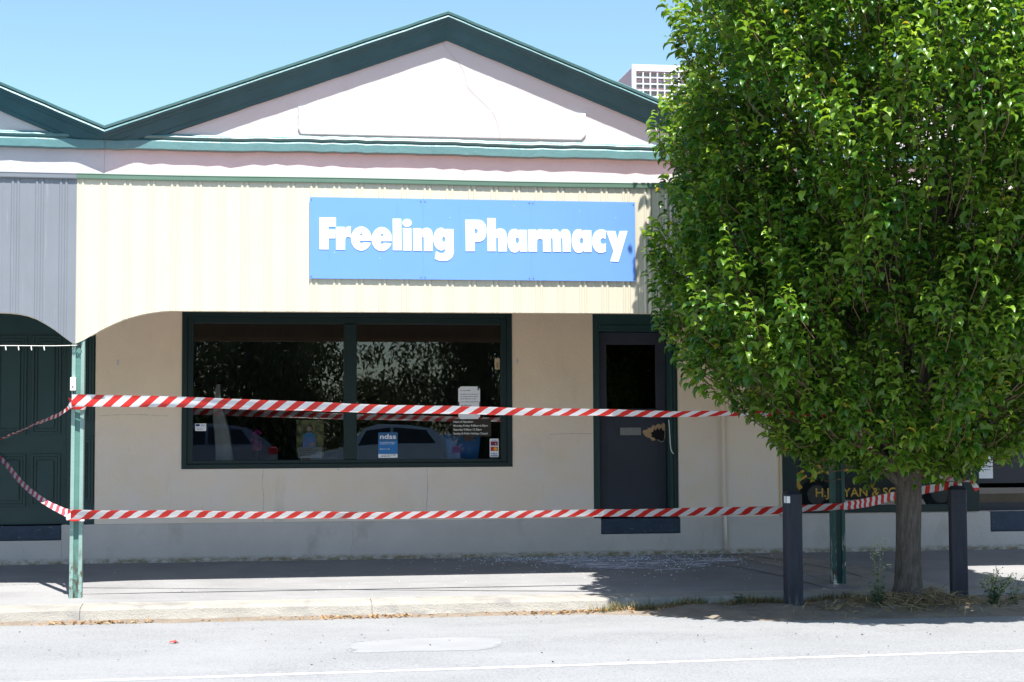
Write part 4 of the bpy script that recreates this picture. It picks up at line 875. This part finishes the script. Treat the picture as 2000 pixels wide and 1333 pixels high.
TX, TY = 5.70, -3.70
tree = thing('street_tree', (TX,TY,-.12), 'dense glossy leaved street tree standing at the kerb between the two bollards', 'tree')
prof_z = np.array([1.06,1.14,1.22,1.33,1.44,1.55,1.78,2.05,2.41,2.9,3.5,4.0,4.6,5.2,5.9,6.6,7.2,7.7])
prof_r = np.array([.25,.80,1.05,1.25,1.27,1.40,1.78,2.06,2.19,2.19,2.14,2.22,2.22,2.10,1.52,.9,.4,.1])
def lobes(ph, z, s=0.):
    return (.5*np.sin(3*ph+1.7*z+s)+.35*np.sin(5*ph-2.3*z+1.1)+.3*np.sin(8*ph+3.1*z+2.)+.25*np.sin(13*ph-5.2*z+.4))
NS = 5600
zc = rng.uniform(0,1,NS*6); 
# sample shoot bases by area of the profile
zz = rng.uniform(1.06,7.3,NS*8); rr = np.interp(zz, prof_z, prof_r); keep = rng.uniform(0,2.6,NS*8) < rr; zz = zz[keep]; rr = rr[keep]
ph = rng.uniform(0,2*np.pi,len(zz)); u = 1-np.abs(rng.normal(0,.20,len(zz))); inner = rng.uniform(0,1,len(zz)) < .27; u[inner] = rng.uniform(.35,.82,inner.sum())
lb_ = lobes(ph, zz)
# gaps between clumps on the outer shell
ok = (u > .3) & ~((lb_ < -.36) & (u > .78) & (rng.uniform(0,1,len(zz)) < .85))
zz, rr, ph, u, lb_ = [a[ok][:NS] for a in (zz,rr,ph,u,lb_)]
rad = rr*(1+.13*lb_)*u
rad = np.minimum(rad, rr*1.07)
ns = len(zz)
rad = rad*(1-.20*np.clip(np.cos(ph),0,1))*(1+.05*np.clip(-np.cos(ph),0,1)*np.clip((zz-3.9)/.8,0,1))*(1-.03*np.clip(-np.cos(ph),0,1)*np.clip((zz-1.6)/.5,0,1)*np.clip((4.2-zz)/.6,0,1))
leanY = -.5*np.clip((zz-2.)/2.,0,1)**1.0
sb_ = np.stack([TX+rad*np.cos(ph), TY+leanY+rad*np.sin(ph), zz-.10],1)
radial = np.stack([np.cos(ph),np.sin(ph),np.zeros(ns)],1)
upw = np.clip((zz-.7)/2.2,0.12,1)
sdir = radial*(.55-.25*upw)[:,None] + np.array([0,0,1.])*(.25+.95*upw)[:,None] + rng.normal(0,.24,(ns,3))
sdir /= np.linalg.norm(sdir,axis=1)[:,None]
slen = rng.uniform(.20,.46,ns)*np.where(zz < 1.1,.55,1); long = rng.uniform(0,1,ns) < .12; slen[long] *= 1.6
sb_ = sb_ - sdir*slen[:,None]*.55
B=[];O=[];LL=[];WW=[];T0=[];BE=[];RO=[];TO=[]
tw = MB()
for i in range(ns):
    n = max(5,int(slen[i]/.022)); t = np.linspace(.08,1,n)
    curve = sdir[i]*slen[i]; bendv = rng.normal(0,.04,3); bendv[2] = 0
    pos = sb_[i] + curve*t[:,None] + bendv*(t**2)[:,None]
    az = rng.uniform(0,6.28)+np.arange(n)*2.4+rng.normal(0,.35,n)
    # leaves turn outwards, towards the light
    o = np.stack([np.cos(az),np.sin(az),np.zeros(n)],1)*.85+radial[i]*.55*u[i]; o[:,2] = 0; o /= np.linalg.norm(o,axis=1)[:,None]+1e-6
    sz = np.interp(t,[0,.3,.8,1],[.8,1,.9,.55])*rng.uniform(.55,1.28,n)
    pos = pos + o*.022 + np.array([0,0,.006])
    B.append(pos); O.append(o); LL.append(.106*sz); WW.append(.059*sz*rng.uniform(.85,1.1,n)); T0.append(np.interp(t,[0,1],[.15,.75])+rng.normal(0,.28,n)); BE.append(rng.uniform(1.0,2.2,n)); RO.append(rng.normal(0,.38,n))
    young = rng.uniform(0,1)<.45
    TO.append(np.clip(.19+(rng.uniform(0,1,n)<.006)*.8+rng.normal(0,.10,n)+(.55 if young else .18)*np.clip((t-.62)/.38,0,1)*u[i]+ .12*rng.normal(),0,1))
    p0 = sb_[i]; p1 = sb_[i]+curve*.5+bendv*.25; p2 = sb_[i]+curve+bendv
    # lead the twig back towards the trunk so it joins a limb
    pr = p0 - radial[i]*min(.16,rad[i]*.2) - np.array([0,0,.10 if zz[i] > 1.5 else -.02])
    if i % 2 == 0: tw.tube([tuple(pr),tuple(p0),tuple(p1),tuple(p2)],[.005,.0045,.0035,.0015],3,cap=False)
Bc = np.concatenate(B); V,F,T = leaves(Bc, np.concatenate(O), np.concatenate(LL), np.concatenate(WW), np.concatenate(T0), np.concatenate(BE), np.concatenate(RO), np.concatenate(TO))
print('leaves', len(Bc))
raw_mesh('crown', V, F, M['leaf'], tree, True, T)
tw.build('twigs', M['twig'], tree, smooth=True, fix=False)
# trunk with flare and a knobbly section, then leaders
tk = MB(); hs = [-.22,-.12,-.05,.05,.2,.4,.6,.8,.95,1.08,1.25]; rs = [.17,.148,.128,.118,.112,.108,.107,.110,.118,.135,.11]
n0 = 0; seg = 28; ZR = np.linspace(-.22,1.25,46)
for z in ZR:
    r = np.interp(z,hs,rs)
    for k in range(seg):
        q = 2*math.pi*k/seg; rr_ = r*(1+.045*math.sin(3*q+z*2)+.03*math.sin(7*q+3*z)+.022*math.sin(17*q+9*z+math.sin(z*6))+(.14*max(0,.1-z)/.3)*math.sin(4*q+.6))
        tk.v.append((TX+rr_*math.cos(q)+.012*math.sin(z*2), TY+rr_*math.sin(q), z))
for i in range(len(ZR)-1):
    for k in range(seg): a=i*seg+k; b=i*seg+(k+1)%seg; tk.f.append((a,b,b+seg,a+seg))
tk.build('trunk', M['bark'], tree, smooth=True)
ends = []
for k in range(11):
    a = 2*math.pi*k/11+random.uniform(-.2,.2); rt = random.uniform(.8,1.6) if k%3 else random.uniform(.1,.5); zt = random.uniform(3.8,5.6)+(.9 if k%3==0 else 0)
    st_ = (TX+.05*math.cos(a), TY+.05*math.sin(a), random.uniform(.82,1.12))
    pts = spline([st_, (TX+.30*rt*math.cos(a),TY+.30*rt*math.sin(a),st_[2]+.40), (TX+.62*rt*math.cos(a+.1),TY-.1+.62*rt*math.sin(a+.1),st_[2]+1.3),(TX+rt*math.cos(a),TY-.45+rt*math.sin(a),zt)],7)
    lm = MB(); lm.tube([tuple(p) for p in pts], list(np.linspace(.055,.010,len(pts))), 8)
    for b in range(5):
        j = random.randint(4,len(pts)-4); p = pts[j]; aa = a+random.uniform(-1.2,1.2); l = random.uniform(.5,1.0)
        lm.tube([tuple(p),(p[0]+.5*l*math.cos(aa),p[1]+.5*l*math.sin(aa),p[2]+.35*l),(p[0]+l*math.cos(aa),p[1]+l*math.sin(aa),p[2]+.95*l)],[.020,.013,.005],6)
    lm.build('limb', M['bark'], tree, smooth=True)
for k in range(9):   # low spreading boughs in the skirt of the crown
    a = 2*math.pi*k/9+.3; l = random.uniform(1.2,1.8); z = random.uniform(.95,1.2)
    pts = spline([(TX+.06*math.cos(a),TY+.06*math.sin(a),z),(TX+.4*l*math.cos(a),TY+.4*l*math.sin(a),z+.22),(TX+l*math.cos(a),TY+l*math.sin(a),z+.55)],6)
    MB().tube([tuple(p) for p in pts], list(np.linspace(.030,.007,len(pts))), 6).build('limb', M['twig'], tree, smooth=True)

# ================================================================== WEEDS, GRASS, LITTER
def ribbon_blades(n, pos, h, lean, w):
    V=[];F=[];T=[]
    for i in range(n):
        x,y,z = pos[i]; a = random.uniform(0,6.28); l = h[i]; b = lean[i]
        dx,dy = math.cos(a),math.sin(a); sx,sy = -dy*w,dx*w; t = random.random(); k = len(V)
        for q,wt in ((0,1),(.5,.8),(1,.1)):
            r = b*q*q*l; zz_ = z+l*q*(1-.35*b*q)
            V += [(x+dx*r-sx*wt,y+dy*r-sy*wt,zz_),(x+dx*r+sx*wt,y+dy*r+sy*wt,zz_)]; T += [t,t]
        F += [(k,k+1,k+3,k+2),(k+2,k+3,k+5,k+4)]
    return np.array(V),np.array(F),np.array(T)
# kerb grass in tufts
pos=[];h=[];le=[]
for c in range(70):
    cx = 2.9+2.6*random.random()**.9; cy = -3.30-random.random()*.10
    if random.random()<.12: cx = random.uniform(5,9)
    for k in range(random.randint(14,34)):
        x = cx+random.gauss(0,.05); y = cy+random.gauss(0,.025); pos.append((x,min(y,-3.15),dirt_h(x,min(y,-3.15))-.005)); h.append(random.uniform(.03,.11)); le.append(random.uniform(.2,1.3))
V,F,T = ribbon_blades(len(pos),pos,h,le,.0028)
g_ = raw_mesh('kerb_grass',V,F,M['grass'],None,False,np.clip(T*.9,0,1)); tag(g_,'short dry and green grass tufts growing along the shaded kerb','grass',kind='stuff')
# straw mound round the tree
V=[];F=[];T=[]
for i in range(2000):
    a = random.uniform(0,6.28); r = abs(random.gauss(0,.42)); x = TX+.02+r*math.cos(a)*1.15; y = TY-.08+r*math.sin(a)*.5
    if y > -3.2: continue
    z = dirt_h(x,y)+random.uniform(0,.03)*math.exp(-r*1.5); l = random.uniform(.05,.22); q = random.uniform(0,6.28); e = random.gauss(0,.22); w=.003
    d = np.array([math.cos(q)*math.cos(e),math.sin(q)*math.cos(e),math.sin(e)])*l; k=len(V)
    mid = np.array([x,y,z+.012])+d*.5+np.array([random.gauss(0,.012),random.gauss(0,.012),random.gauss(.006,.01)])
    p0=np.array([x,y,z]); p2=p0+d; p2[2]=max(p2[2],z-.02)
    s=np.array([-math.sin(q),math.cos(q),.5])*w
    V += [p0-s,p0+s,mid-s,mid+s,p2-s*.5,p2+s*.5]; F += [(k,k+1,k+3,k+2),(k+2,k+3,k+5,k+4)]; T += [random.random()]*6
o = raw_mesh('straw_litter',np.array(V),np.array(F),M['straw'],None,False,np.array(T)); tag(o,'heap of dry straw stalks round the foot of the tree','straw',kind='stuff')
# fallen leaves along the gutter
def litter(name, n, fn, m, label, cat, size=(.018,.045)):
    base=[];out=[];L=[];W=[];t0=[];be=[];ro=[];to=[]
    for i in range(n):
        x,y,z = fn(); a=random.uniform(0,6.28); base.append((x,y,z+.006)); out.append((math.cos(a),math.sin(a),0)); l=random.uniform(*size); L.append(l); W.append(l*random.uniform(.4,.65)); t0.append(random.uniform(-.1,.7)); be.append(random.uniform(-.4,1.4)); ro.append(random.gauss(0,.5)); to.append(random.random())
    V,F,T = leaves(np.array(base),np.array(out),np.array(L),np.array(W),np.array(t0),np.array(be),np.array(ro),np.array(to))
    return tag(raw_mesh(name,V,F,m,None,True,T),label,cat,kind='stuff')
def gut():
    c = random.choice([-1.55,-1.35,-1.2,.55,.75,.95,1.1]+[random.uniform(-2.3,3) for _ in range(3)]+[random.uniform(2.3,3.5) for _ in range(9)]+[random.uniform(3.4,5.2) for _ in range(4)])
    x = c+random.gauss(0,.13); y = -3.36+random.gauss(0,.035) if x<3.2 else -3.38+random.gauss(0,.07); y=min(y,-3.29); return x,y,max(dirt_h(x,y),road_z(y))
litter('fallen_leaves',520,gut,M['deadleaf'],'brown fallen leaves gathered in the gutter below the kerb','leaves')
def roadlit():
    x=random.uniform(-2.4,6.5); y=random.uniform(-6.8,-3.6); return x,y,road_z(y)
litter('road_litter',110,roadlit,M['crumb'],'scattered dark leaf crumbs on the pale road','leaves',(.008,.026))
rl = thing('red_leaf',(-.66,-5.03,road_z(-5.03)),'small crumpled red leaf lying on the road at the left','leaf')
V,F,T = leaves(np.array([(-.69,-5.03,road_z(-5.03)+.004),(-.66,-5.04,road_z(-5.03)+.006),(-.65,-5.03,road_z(-5.03)+.006)]),np.array([(1,0,0),(.9,.43,0),(.3,.95,0)]),np.array([.06,.05,.05]),np.array([.03,.025,.02]),np.array([.5,.3,.9]),np.array([1.2,.9,1.4]),np.array([.4,-.3,.2]),np.array([.5,.5,.5]))
raw_mesh('blade',V,F,M['red'],rl,True,T)
# broken safety glass and powder in front of the door
V=[];F=[]
def shard(x,y,s,zb):
    k=len(V); q=random.uniform(0,6.28)
    pts=[(x+s*math.cos(q+a)*random.uniform(.7,1.2),y+s*math.sin(q+a)*random.uniform(.7,1.2)) for a in (0,1.6,3.1,4.7)]
    hgt=s*random.uniform(.5,1.1)
    for p in pts: V.append((p[0],p[1],zb+.001))
    for p in pts: V.append((x+(p[0]-x)*.8,y+(p[1]-y)*.8,zb+hgt))
    for f in ((4,5,6,7),(0,1,5,4),(1,2,6,5),(2,3,7,6),(3,0,4,7)): F.append(tuple(k+i for i in f))
for i in range(2400):
    if random.random()<.6: x=random.gauss(3.9,.75); y=-.12-abs(random.gauss(0,.55))
    else: x=random.gauss(3.1,.6); y=-.06-abs(random.gauss(0,.22))
    if y<-2.6: continue
    shard(x,y,random.choice([.0025,.003,.004,.005,.008]),path_z(y))
for i in range(60): shard(random.uniform(3.8,4.5),random.uniform(-.018,.0),random.uniform(.003,.006),.38)
for i in range(120):
    x=random.uniform(-2,5); y=random.uniform(-2.7,-.1); shard(x,y,random.choice([.003,.004,.006]),path_z(y))
o = raw_mesh('broken_glass',np.array(V),np.array(F),M['glassbit'],None,False); tag(o,'pale crumbs of broken glass scattered on the footpath outside the door','broken glass',kind='stuff')
# powdery scuffs as thin patches of dust
M['dust'] = mat('pale_blue_dust', (.66,.70,.80), .95, .1, 30)
dn = M['dust'].node_tree; 
al = dn.nodes.new('ShaderNodeTexNoise'); al.inputs['Scale'].default_value = 7; al.inputs['Detail'].default_value = 9; al.inputs['Roughness'].default_value = .75
mp_ = dn.nodes.new('ShaderNodeMapping'); mp_.inputs['Scale'].default_value = (.55,1.6,1); tc_ = dn.nodes.new('ShaderNodeTexCoord')
dn.links.new(tc_.outputs['Object'],mp_.inputs[0]); dn.links.new(mp_.outputs[0],al.inputs['Vector'])
mr_ = dn.nodes.new('ShaderNodeMapRange'); mr_.inputs['From Min'].default_value=.44; mr_.inputs['From Max'].default_value=.60; mr_.inputs['To Max'].default_value=1.
dn.links.new(al.outputs['Fac'],mr_.inputs['Value']); dn.links.new(mr_.outputs[0],dn.nodes['Principled BSDF'].inputs['Alpha'])
du = MB(); blob=[]
for k in range(40):
    q=2*math.pi*k/40; r=1+.12*math.sin(3*q)+.1*math.sin(5*q+1); blob.append((3.95+.98*r*math.cos(q),-.66+.52*r*math.sin(q)))
n0=0; du.v=[(x,y,path_z(y)+.005) for x,y in blob]+[(3.95,-.66,path_z(-.66)+.005)]; du.f=[(k,(k+1)%40,40) for k in range(40)]
o=du.build('dust',M['dust'],None,fix=False); tag(o,'thin smear of pale dust on the footpath below the pharmacy door','dust',kind='stuff')
# weeds
def weed(cx, cy, zb, hgt, n, spread, label, bushy=True, lean=0., seed=True):
    w = thing('weed',(cx,cy,zb),label,'weed'); sm = MB(); base=[];out=[];L=[];W=[];t0=[];be=[];ro=[];to=[]; fl = MB()
    for k in range(n):
        a=random.uniform(0,6.28); r=spread*random.uniform(.2,1); hh=hgt*random.uniform(.35,1) if k else hgt
        tip=(cx+r*math.cos(a)+lean*hh,cy+.5*r*math.sin(a),zb+hh); pts=spline([(cx+random.gauss(0,.015),cy,zb-.01),(cx+.45*r*math.cos(a)+lean*hh*.35,cy+.25*r*math.sin(a),zb+hh*.55),tip],6)
        sm.tube([tuple(p) for p in pts],list(np.linspace(.0035,.0012,len(pts))),4,cap=False)
        nl = int(26*hh/.4) if bushy else int(14*hh/.4)
        for j in range(nl):
            t=random.random()**1.25; p=pts[int(t*(len(pts)-1))]; aa=random.uniform(0,6.28); l=random.uniform(.025,.06)*(1.2-.7*t)*(1 if bushy else .9)
            base.append(p); out.append((math.cos(aa),math.sin(aa),0)); L.append(l); W.append(l*.55); t0.append(random.uniform(.1,.9)); be.append(random.uniform(.2,1.4)); ro.append(random.gauss(0,.4)); to.append(random.random())
        if seed:
            for j in range(7):
                p=pts[-1-random.randint(0,3)]; q=(p[0]+random.gauss(0,.02),p[1]+random.gauss(0,.02),p[2]+random.uniform(.0,.03)); sm.tube([tuple(p),q],[.001,.001],3,cap=False); fl.box(q[0]-.004,q[0]+.004,q[1]-.004,q[1]+.004,q[2]-.004,q[2]+.004)
    sm.build('stem',M['weedstem'],w,fix=False)
    V,F,T=leaves(np.array(base),np.array(out),np.array(L),np.array(W),np.array(t0),np.array(be),np.array(ro),np.array(to)); raw_mesh('leaves',V,F,M['weed'],w,True,T)
    if fl.f: fl.build('seed_heads',mat('pale_seed_head',(.42,.42,.22),.8,.2),w,fix=False)
M['weedstem']=mat('pale_green_stem',(.16,.20,.11),.7,.2)
weed(5.32,-3.92,dirt_h(5.32,-3.92),.20,26,.13,'low bushy blue green weed beside the tree trunk, with tall seed stalks',True,.0,False)
weed(5.34,-3.86,dirt_h(5.34,-3.86),.52,7,.13,'tall thin seeding weed rising behind the low bushy weed, left of the trunk',False,.02,True)
weed(6.42,-3.86,dirt_h(6.42,-3.86),.30,26,.20,'spreading blue green weed at the foot of the right bollard',True,.10,True)
weed(6.60,-3.84,dirt_h(6.60,-3.84),.34,6,.16,'straggly dark leaved weed leaning right, farthest right at the kerb',False,.42,False)
weed(4.25,-3.33,dirt_h(4.25,-3.33),.10,8,.10,'tiny weed in the kerb grass left of the first bollard',True,.0,False)

# ================================================================== ACROSS THE STREET (seen only mirrored in the windows)
def gum(cx, cy, h, w, seed, label, low=.6):
    r_=np.random.default_rng(seed); t=thing('gum_tree',(cx,cy,-.1),label,'tree','gum trees across the street')
    n=11000; nc=80
    cc=np.stack([r_.normal(0,w*.42,nc),r_.normal(0,w*.38,nc),r_.uniform(low,h,nc)],1); cc[:,:2]*=np.interp(cc[:,2],[low,h*.5,h],[.8,1.1,.5])[:,None]
    ci=r_.integers(0,nc,n); p=cc[ci]+r_.normal(0,.42,(n,3))*np.array([1,1,.75])+np.array([cx,cy,0]); a=r_.uniform(0,6.28,n); o=np.stack([np.cos(a),np.sin(a),0*a],1)
    V,F,T=leaves(p,o,r_.uniform(.16,.36,n),r_.uniform(.06,.13,n),r_.uniform(-1.2,.2,n),r_.uniform(.2,.9,n),r_.normal(0,.6,n),r_.uniform(0,1,n)); raw_mesh('crown',V,F,M['gum'],t,True,T)
    m=MB(); m.tube([(cx,cy,-.2),(cx+.1,cy,1.5),(cx-.1,cy,h*.5),(cx+.2,cy,h*.85)],[.28,.22,.15,.04],10)
    for k in range(7): c=cc[k*9]; m.tube([(cx,cy,min(h*.5,c[2]*.6)),(cx+c[0]*.5,cy+c[1]*.5,c[2]*.75),(cx+c[0],cy+c[1],c[2])],[.10,.06,.02],6)
    m.build('trunk',M['bark'],t,smooth=True)
for i,(x,y,h,w) in enumerate(((-7,-54,12,5.),(-1.2,-55,12,4.2),(9.2,-54,12,4.),(13.5,-55,12,5.),(19,-54,12,5.),(-4.5,-40,9,4.2),(-.6,-44,10,4.0),(.4,-39,7.0,2.6),(8.0,-42,9.5,4.0),(11.,-40,9,4.),(15.5,-43,10,4.5),(20,-41,9,4.5),(4.4,-48,3.1,2.6))):
    gum(x,y,h,w,50+i,['tall gum tree at the back, mirrored at the far left of the window','tall gum tree at the back, mirrored behind the left pane','tall gum tree at the back, mirrored at the right end of the window','tall gum tree at the back, mirrored in the pharmacy door glass','tall gum tree at the back, mirrored in the lettered shop window','broad dark gum tree mirrored at the left of the window','tall gum tree mirrored above the left pane','low drooping gum tree mirrored left of the mullion','broad gum tree mirrored in the right pane','gum tree mirrored by the right window frame','tall gum tree mirrored in the shop door','gum tree mirrored in the gold lettered window','short gum tree mirrored just right of the mullion'][i],.3)
def car(cx, cy, zb, paint, flip, label, hatch=True, H=1.5, L=4.3):
    """profile lofted across the width: side outline by stations (x, z_bottom, z_belt, z_roof)"""
    c=thing('parked_car',(cx,cy,zb),label,'car','cars parked across the street'); s=-1 if flip else 1
    st=[(0,.35,.62,.62),(.08,.25,.70,.70),(.5,.22,.82,.82),(1.1,.20,.93,.94),(1.25,.20,.95,1.00),(1.75,.20,.98,H*.93),(2.1,.20,.99,H),(2.9,.20,1.0,H*.985),(3.5,.20,1.02,H*.93),(4.0 if hatch else 3.7,.22,1.03,H*.72),(4.15,.25,1.0,1.03),(L,.35,.85,.87)]
    body=MB(); gl=MB()
    for x,zb_,zl,zr in st:
        hw=.86 if .1<x<L-.1 else .72; rw=hw-.02-.20*max(0,(zr-zl))/.5
        X=cx+s*(x-L/2)
        ringp=[(-hw*.96,zb_),(-hw,(zb_+zl)/2),(-hw*.97,zl),(-rw,zr),(rw,zr),(hw*.97,zl),(hw,(zb_+zl)/2),(hw*.96,zb_)]
        for y,z in ringp: body.v.append((X,cy+y,zb+z))
    k=8
    for i in range(len(st)-1):
        for j in range(7): a=i*k+j; body.f.append((a,a+1,a+k+1,a+k))
    body.f.append(tuple(range(k))); body.f.append(tuple(range((len(st)-1)*k,len(st)*k))[::-1])
    body.build('body',paint,c,smooth=False,bevel=.02)
    for side in (-1,1):
        for (xa,xb) in ((1.42,2.42),(2.5,3.62)):
            def rp(x,t):
                zl=np.interp(x,[q[0] for q in st],[q[2] for q in st]); zr=np.interp(x,[q[0] for q in st],[q[3] for q in st]); rw=.84-.20*max(0,zr-zl)/.5
                y=.834+(rw-.834)*t; return (cx+s*(x-L/2),cy+side*(y+.012),zb+zl+(zr-zl)*t)
            MB().quad(rp(xa+.12 if xa<2 else xa,.12),rp(xb,.12),rp(xb-(.25 if xb>3 else 0),.86),rp(xa+(.35 if xa<2 else 0),.86)).build('side_window',M['carglass'],c,fix=False)
        for xw in (.85,3.4):
            X=cx+s*(xw-L/2); o=MB().tube([(X,cy+side*.70,zb+.31),(X,cy+side*.88,zb+.31)],.31,24).build('wheel',M['tyre'],c); MB().tube([(X,cy+side*.87,zb+.31),(X,cy+side*.89,zb+.31)],.19,16).build('rim',M['steel'],o)
        X=cx+s*(L-.12-L/2); MB().box(min(X-.12,X+.12),max(X-.12,X+.12),cy+side*.80-.09,cy+side*.80+.09,zb+.80,zb+.98).build('tail_light',M['taillight'],c,bevel=.02)
        X=cx+s*(.15-L/2); MB().box(X-.12,X+.12,cy+side*.66-.12,cy+side*.66+.12,zb+.60,zb+.72).build('headlight',M['chrome'],c,bevel=.02)
    # windscreen and rear glass
    def cs_(x,f):
        zl=np.interp(x,[q[0] for q in st],[q[2] for q in st]); zr=np.interp(x,[q[0] for q in st],[q[3] for q in st]); return (cx+s*(x-L/2),f*(.62),zb+zr+.012)
    for a,b,nm in ((1.28,1.95,'windscreen'),(3.62,3.98,'rear_window')):
        p0,p1=cs_(a,1),cs_(b,1); MB().quad((p0[0],cy-.66,p0[2]),(p0[0],cy+.66,p0[2]),(p1[0],cy+.58,p1[2]),(p1[0],cy-.58,p1[2])).build(nm,M['carglass'],c,fix=False)
M['carglass']=mat('dark_car_glass',(.01,.012,.014),.05,.0,spec=.8); M['tyre']=mat('tyre_rubber',(.02,.02,.02),.8,.1); M['taillight']=mat('red_tail_light',(.45,.01,.015),.2,.05,spec=.7); M['chrome']=mat('bright_chrome',(.8,.8,.8),.08,.0,metal=1.)
cp1=mat('blue_grey_car_paint',(.42,.52,.62),.25,.02,coat=1.,spec=.5); cp2=mat('dark_navy_car_paint',(.16,.20,.27),.22,.02,coat=1.,spec=.5); cp3=mat('slate_car_paint',(.03,.045,.045),.25,.02,coat=1.,spec=.5)
car(3.15,-26.6-1.0,.02,cp1,False,'blue grey hatchback mirrored in the right window pane',H=1.58)
car(-1.75,-27.2,.02,cp2,False,'dark navy wagon mirrored in the lower left window pane',H=1.62)
car(12.0,-14.4,road_z(-14.4) if 0 else -.215,cp3,True,'slate car mirrored in the gold lettered shop window')

# ================================================================== LIGHT, SKY, CAMERA
w = bpy.data.worlds.new('World'); S.world = w; w.use_nodes = True
nt = w.node_tree; bg = nt.nodes['Background']; sk = nt.nodes.new('ShaderNodeTexSky'); sk.sky_type = 'NISHITA'; sk.sun_disc = False
sdirv = Vector((.07,-.435,1.0)).normalized()
sk.sun_elevation = math.asin(sdirv.z); sk.sun_rotation = math.atan2(sdirv.x, sdirv.y); sk.altitude = 150; sk.air_density = 1.0; sk.dust_density = .9; sk.ozone_density = .7
tn = nt.nodes.new('ShaderNodeMix'); tn.data_type = 'RGBA'; tn.blend_type = 'MULTIPLY'; tn.inputs['Factor'].default_value = 1.; tn.inputs['B'].default_value = (.86,1.,1.02,1)
nt.links.new(sk.outputs[0], tn.inputs['A']); nt.links.new(tn.outputs['Result'], bg.inputs['Color']); bg.inputs['Strength'].default_value = .088
sl = bpy.data.lights.new('sun','SUN'); sl.energy = 4.6; sl.angle = R(.5); sl.color = (1,.965,.91)
so = bpy.data.objects.new('sun', sl); COL.objects.link(so); so.rotation_euler = (-sdirv).to_track_quat('-Z','Y').to_euler(); so.location = (5,-10,20)
cam = bpy.data.cameras.new('camera'); co = bpy.data.objects.new('camera', cam); COL.objects.link(co); S.camera = co
cam.sensor_width = 36; cam.lens = 36*3265.08/2000; cam.clip_end = 3000; cam.clip_start = .05
yaw,pitch,roll = 0.148423,0.055969,-0.0047962
cy,sy,cp_,sp_ = math.cos(yaw),math.sin(yaw),math.cos(pitch),math.sin(pitch)
f = Vector((sy*cp_,cy*cp_,sp_)); r = Vector((cy,-sy,0)); up = r.cross(f)
r2 = r*math.cos(roll)+up*math.sin(roll); u2 = -r*math.sin(roll)+up*math.cos(roll)
m4 = Matrix((( r2.x,u2.x,-f.x,0),(r2.y,u2.y,-f.y,-18.0),(r2.z,u2.z,-f.z,1.30),(0,0,0,1)))
co.matrix_world = m4
S.view_settings.view_transform = 'Standard'; S.view_settings.look = 'None'; S.view_settings.exposure = 1.35; S.view_settings.gamma = 1
S.render.engine = 'CYCLES'
S.cycles.max_bounces = 10; S.cycles.transparent_max_bounces = 16
